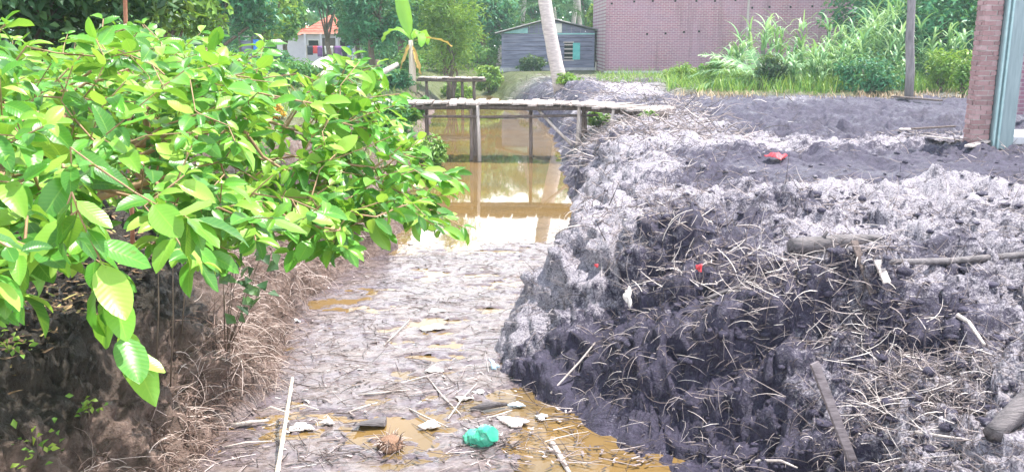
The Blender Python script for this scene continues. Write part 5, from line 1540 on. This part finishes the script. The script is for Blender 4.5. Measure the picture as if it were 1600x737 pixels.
plank("pale plank lying on mud at the foot of the brick pillar", a + np.array([0, 0, .05]), b + np.array([0, 0, .07]), 0.10, 0.03, "pale_timber", (0, 0, 1))
a = gp(1425, 212); b = gp(1490, 207)
plank("dark slat lying across the pale boards near the brick pillar", a + np.array([0, 0, .10]), b + np.array([0, 0, .10]), 0.06, 0.025, "dark_timber", (0, 0, 1))
for pa, pb, w, lab in (((1405, 204), (1430, 205), 0.22, "small pale board lying in the mud beyond the dark slat"), ((1450, 219), (1490, 221), 0.34, "wide pale board lying in the mud before the brick pillar")):
    a = gp(*pa); b = gp(*pb); plank(lab, a + np.array([0, 0, .025]), b + np.array([0, 0, .025]), w, 0.015, "pale_timber", (0, 0, 1))
a = gp(1395, 155); b = gp(1470, 162)
plank("dark plank lying on mud at the foot of the grey pole", a + np.array([0, 0, .06]), b + np.array([0, 0, .06]), 0.14, 0.04, "dark_timber", (0, 0, 1))

# ------------------------------------------------------------------ rubbish
def crumple(name, label, cat, c, size, mat, seed, n=9, flat=0.25, rotz=0.0, group=None, tilt=0.0):
    """a crumpled sheet of plastic: uneven outline, folds, thickness"""
    rr = np.random.default_rng(seed)
    a = np.linspace(-1, 1, n); X, Y = np.meshgrid(a, a, indexing='ij')
    ang = np.arctan2(Y, X); edge = 1 + 0.25 * np.sin(3 * ang + rr.uniform(0, 6)) + 0.12 * np.sin(7 * ang + rr.uniform(0, 6))
    sq = np.maximum(np.abs(X), np.abs(Y)); rr_ = np.hypot(X, Y) + 1e-6
    X2 = X / rr_ * sq * edge * size[0] / 2; Y2 = Y / rr_ * sq * edge * size[1] / 2
    Z = size[2] * (0.5 + 0.7 * fbm(X * 2.2 + seed, Y * 2.2, 3, seed)) * (1.1 - sq ** 2 * 0.6)
    V = np.stack([X2, Y2, Z], -1).reshape(-1, 3); id_ = np.arange(n * n).reshape(n, n)
    F = np.stack([id_[:-1, :-1], id_[1:, :-1], id_[1:, 1:], id_[:-1, 1:]], -1).reshape(-1, 4)
    o = obj(name, mesh_np(name, V, F, smooth=False), mat, None, tuple(c)); o.rotation_euler = (tilt, 0, rotz)
    o.modifiers.new("thickness", 'SOLIDIFY').thickness = 0.006
    return tag(o, label, cat, group)
def wp(px, py): return np.array(P(px, py, 0.012))
crumple("plastic_scrap", "crumpled bright red plastic lying on the dark flat mud", "plastic", gp(1213, 252) + np.array([0, 0, .02]), (0.24, 0.22, 0.10), "red_plastic", 3, rotz=0.2)
crumple("plastic_scrap", "small red plastic scrap in the straw of the near pile", "plastic", gp(1092, 424) + np.array([0, 0, .01]), (0.045, 0.06, 0.05), "red_plastic", 4, tilt=0.9)
crumple("plastic_scrap", "tiny red scrap at the crest of the near dark pile", "plastic", gp(932, 424) + np.array([0, 0, .01]), (0.03, 0.03, 0.03), "red_plastic", 14, tilt=0.7)
crumple("plastic_bag", "white bag scrap hanging on the near dark pile", "plastic", gp(981, 470) + np.array([0, 0, .02]), (0.06, 0.14, 0.05), "foam", 5, tilt=1.0)
crumple("plastic_bag", "blue white wrapper at the foot of the dark pile by the water", "plastic", wp(771, 575) + np.array([0, 0, .02]), (0.06, 0.11, 0.05), "blue_plastic", 6, rotz=0.6, tilt=0.4)
crumple("foam_sheet", "long white foam sheet floating in the middle of the scum", "foam", wp(680, 512), (0.24, 0.16, 0.04), "foam", 7, rotz=0.3)
crumple("plastic_bag", "white wrapper floating beyond the long foam sheet", "plastic", wp(682, 486), (0.15, 0.12, 0.03), "white_plastic", 8)
crumple("plastic_scrap", "pale flat wrapper floating before the foam sheet", "plastic", wp(678, 578), (0.12, 0.13, 0.03), "foam", 9, rotz=0.8)
crumple("plastic_scrap", "white rounded lid-like scrap next to the two twigs", "plastic", wp(748, 613), (0.085, 0.07, 0.03), "white_plastic", 10, rotz=0.3)
crumple("plastic_scrap", "flat pale wrapper beside the rounded white scrap", "plastic", wp(725, 622), (0.12, 0.07, 0.02), "foam", 11)
crumple("plastic_scrap", "white scrap on the ochre water by the crumpled wrapper", "plastic", wp(846, 652), (0.08, 0.08, 0.035), "white_plastic", 12, rotz=0.4)
crumple("plastic_bag", "large crumpled pinkish wrapper beside the green bottle", "plastic", wp(802, 660), (0.20, 0.13, 0.05), "foam", 13, rotz=-0.5)
crumple("plastic_bag", "pale blue bag floating at the dark bank's corner", "plastic", wp(808, 633), (0.11, 0.07, 0.03), "blue_plastic", 15, rotz=0.1)
crumple("plastic_scrap", "white crumpled lump floating beside the dark slab", "plastic", wp(512, 661), (0.085, 0.075, 0.05), "foam", 16)
crumple("plastic_scrap", "pinkish wrapper caught under the leafy twigs in mid ditch", "plastic", wp(672, 665), (0.13, 0.11, 0.04), "foam", 17, rotz=0.5)
crumple("plastic_scrap", "grey film floating against the bamboo pole", "plastic", wp(470, 668), (0.15, 0.12, 0.03), "foam", 18)
crumple("plastic_scrap", "white scrap lying at the edge of the left bank", "plastic", wp(462, 503), (0.08, 0.07, 0.05), "white_plastic", 19)
# crushed green bottle
c = P(752, 688, 0.02)
root = thing("green_bottle", "crushed translucent green plastic bottle floating in the ditch", "bottle", tuple(c))
rr = np.random.default_rng(5); nn, ms = 18, 16; v = []; f = []
for i in range(ms):
    q = i / (ms - 1); prof = 0.078 * min(1.0, (q / 0.14) ** 0.55 if q < 0.14 else 1.0) * (1 - max(0, q - 0.72) * 1.3) + 0.004
    for k in range(nn):
        a = 2 * math.pi * k / nn
        dent = 1 - 0.32 * max(0, math.cos(a - 1.3)) ** 3 * math.exp(-((q - 0.45) / 0.16) ** 2) - 0.22 * max(0, math.cos(a + 0.6)) ** 4 * math.exp(-((q - 0.75) / 0.1) ** 2) + 0.05 * math.cos(5 * a) * (q < 0.18) + 0.05 * math.sin(9 * q * 3.1 + a) + 0.22 * float(fbm(np.array([math.cos(a) * 1.6 + 3]), np.array([math.sin(a) * 1.6 + q * 3.5]), 3, 8)[0])
        v.append((prof * dent * math.cos(a), prof * dent * math.sin(a) * 0.85, 0.205 * (q - 0.5)))
for i in range(ms - 1):
    for k in range(nn): f.append((i * nn + k, i * nn + (k + 1) % nn, (i + 1) * nn + (k + 1) % nn, (i + 1) * nn + k))
f.append(tuple(range(nn))[::-1]); f.append(tuple((ms - 1) * nn + k for k in range(nn)))
o = obj("body", MB().add(v, f).mesh("body", (0, 0, 0), False), "green_plastic", root); o.rotation_euler = (R(62), R(14), R(48)); o.location = (0, 0, 0.022)
s = MB()
for k in range(5):
    a = 2 * math.pi * k / 5; s.tube([(math.cos(a) * 0.045, math.sin(a) * 0.038, -0.100), (math.cos(a) * 0.066, math.sin(a) * 0.055, -0.098)], [0.014, 0.012], 6)
o2 = obj("base_foot", s.mesh("base_foot", (0, 0, 0), True), "green_plastic", root); o2.rotation_euler = o.rotation_euler; o2.location = o.location
# dark slab, sunken board, husk
a = wp(558, 668); b = wp(604, 662)
root = thing("floating_slab", "thick broken slab of bark with dark side floating in the ditch", "bark slab", tuple((a + b) / 2))
off = (a + b) / 2
obj("slab", MB().box(off + np.array([0, 0.03, 0.018]), (0.19, 0.12, 0.035), Matrix.Rotation(0.15, 3, 'Z') @ Matrix.Rotation(-0.25, 3, 'X'), jit=0.022).mesh("slab", off, bevel=0.008), "wet_log", root)
a = wp(735, 640); b = wp(792, 634)
root = thing("floating_slab", "thin dark curved strip of bark floating beyond the green bottle", "bark slab", tuple(a))
obj("strip", MB().tube([a, (a + b) / 2 + np.array([0, -0.02, 0.03]), b + np.array([0, 0, 0.015])], [0.018, 0.03, 0.012], 8, wob=0.15).mesh("strip", a, True), "wet_log", root)
c = P(610, 700, 0.0)
root = thing("coconut_husk", "shredded brown coconut husk half sunk in the shallow water", "husk", tuple(c))
v = MB(); nl = 9
pts = [(0, 0, -0.03 + 0.10 * i / 8) for i in range(9)]
obj("shell", v.tube([tuple(np.array(c) + np.array(p)) for p in pts], [0.05 + 0.03 * math.sin(math.pi * i / 8) for i in range(9)], 12, wob=0.12).mesh("shell", tuple(c), True), "husk", root)
m = 90; az = rs.uniform(0, 6.28, m)
V, F, own = ribbons(np.stack([np.cos(az) * 0.06, np.sin(az) * 0.06, rs.uniform(0.0, 0.07, m)], -1), az + rs.normal(0, .5, m), rs.uniform(-0.3, 1.4, m), rs.uniform(0.03, 0.09, m), rs.uniform(0, 1.5, m), np.full(m, 0.006), 3, 0.3, True)
obj("fibres", mesh_np("fibres", V, F, rs.uniform(0.1, 0.9, m)[own], smooth=False), "root_brown", root)
# single floating twigs and canes
TW = [((560, 618), (640, 610), .007, "long thin cane floating over the scum before the foam sheet"), ((668, 590), (722, 650), .006, "twig pointing at the green bottle from the scum"), ((700, 655), (745, 600), .006, "twig crossing the pointed twig in mid ditch"),
      ((365, 668), (420, 660), .016, "short thick pale cane end on the left bank's muddy shore"), ((350, 700), (425, 690), .007, "thin cane lying along the left shore"), ((545, 645), (590, 630), .007, "light twig beside the dark bark slab"),
      ((760, 655), (800, 642), .008, "pale twig running from the bottle to the blue bag"), ((640, 640), (700, 668), .007, "dark twig under the pinkish wrapper"), ((862, 690), (890, 737), .02, "pale wet cane showing in the ochre water"),
      ((600, 540), (640, 500), .006, "short twig standing off the foam sheet's end")]
for (a, b, r, lab) in TW:
    a = wp(*a); b = wp(*b)
    a[2] = max(0.012, gz(a[0], a[1]) + 0.01) + r; b[2] = max(0.012, gz(b[0], b[1]) + 0.01) + r
    if r > 0.018: a[2] = b[2] = 0.004
    root = thing("floating_stick", lab, "stick", tuple(a))
    mid = (a + b) / 2 + np.array([rs.normal(0, .02), rs.normal(0, .02), 0.006])
    obj("shaft", MB().tube([a, mid, b], [r, r * 0.9, r * 0.6], 7, wob=0.08).mesh("shaft", tuple(a), True), "pale_timber", root)

# ------------------------------------------------------------------ mud clods lying loose on the spoil
cl_m = []
for i in range(6):
    import bmesh
    bm = bmesh.new(); bmesh.ops.create_icosphere(bm, subdivisions=2, radius=1.0)
    r7 = np.random.default_rng(60 + i)
    for vv in bm.verts:
        c = vv.co; k = 1 + 0.35 * float(fbm(np.array([c.x * 1.7 + i * 5]), np.array([c.y * 1.7 + c.z * 2.3]), 3, i)[0])
        vv.co = Vector((c.x * k * r7.uniform(0.95, 1.05), c.y * k, c.z * k * 0.7))
    me = bpy.data.meshes.new("clod"); bm.to_mesh(me); bm.free(); cl_m.append(me)
Vc, Fc = [], []; nv = 0
x, y = scatter(2600, 860, 1640, 3.2, 14.0)
kk = (straw_keep(x, y) + 0.15 * on_right(x, y)) > rng.uniform(0, 1, len(x)); x, y = x[kk], y[kk]; x, y, z = surf(x, y).T
bases = []
for me in cl_m:
    v = np.empty(len(me.vertices) * 3); me.vertices.foreach_get("co", v); f = np.empty(len(me.polygons) * 3, int); me.polygons.foreach_get("vertices", f); bases.append((v.reshape(-1, 3), f.reshape(-1, 3)))
for i in range(len(x)):
    v, f = bases[i % 6]; s = min(rng.gamma(2.0, 0.008) + 0.007, 0.038); a = rng.uniform(0, 6.28)
    rot = np.array([[math.cos(a), -math.sin(a), 0], [math.sin(a), math.cos(a), 0], [0, 0, 1]])
    Vc.append((v * s * np.array([rng.uniform(.8, 1.6), 1, rng.uniform(.6, 1.1)])) @ rot.T + np.array([x[i], y[i], z[i] + s * 0.2])); Fc.append(f + nv); nv += len(v)
pl = np.clip(0.5 + 0.9 * fbm(x * 0.55, y * 0.55, 3, 71), 0, 1)
Tc = np.stack([np.zeros(nv), np.zeros(nv), np.repeat(pl, len(bases[0][0]))], -1)
tag(obj("mud_clods", mesh_np("mud_clods", np.concatenate(Vc), np.concatenate(Fc), Tc), "mud"), kind="stuff")
for me in cl_m: bpy.data.meshes.remove(me)

# ------------------------------------------------------------------ humid air
t = NT("haze_air")
t.n.remove(t.b)
pv = t.node("ShaderNodeVolumePrincipled")
pv.inputs["Color"].default_value = (0.72, 0.95, 0.98, 1)
pv.inputs["Density"].default_value = 0.0012
pv.inputs["Anisotropy"].default_value = 0.3
t.link(pv.outputs[0], t.out.inputs["Volume"])
tag(obj("haze", MB().box((0, 74, 8.75), (324, 176, 20.5)).mesh("haze"), "haze_air"), kind="stuff")
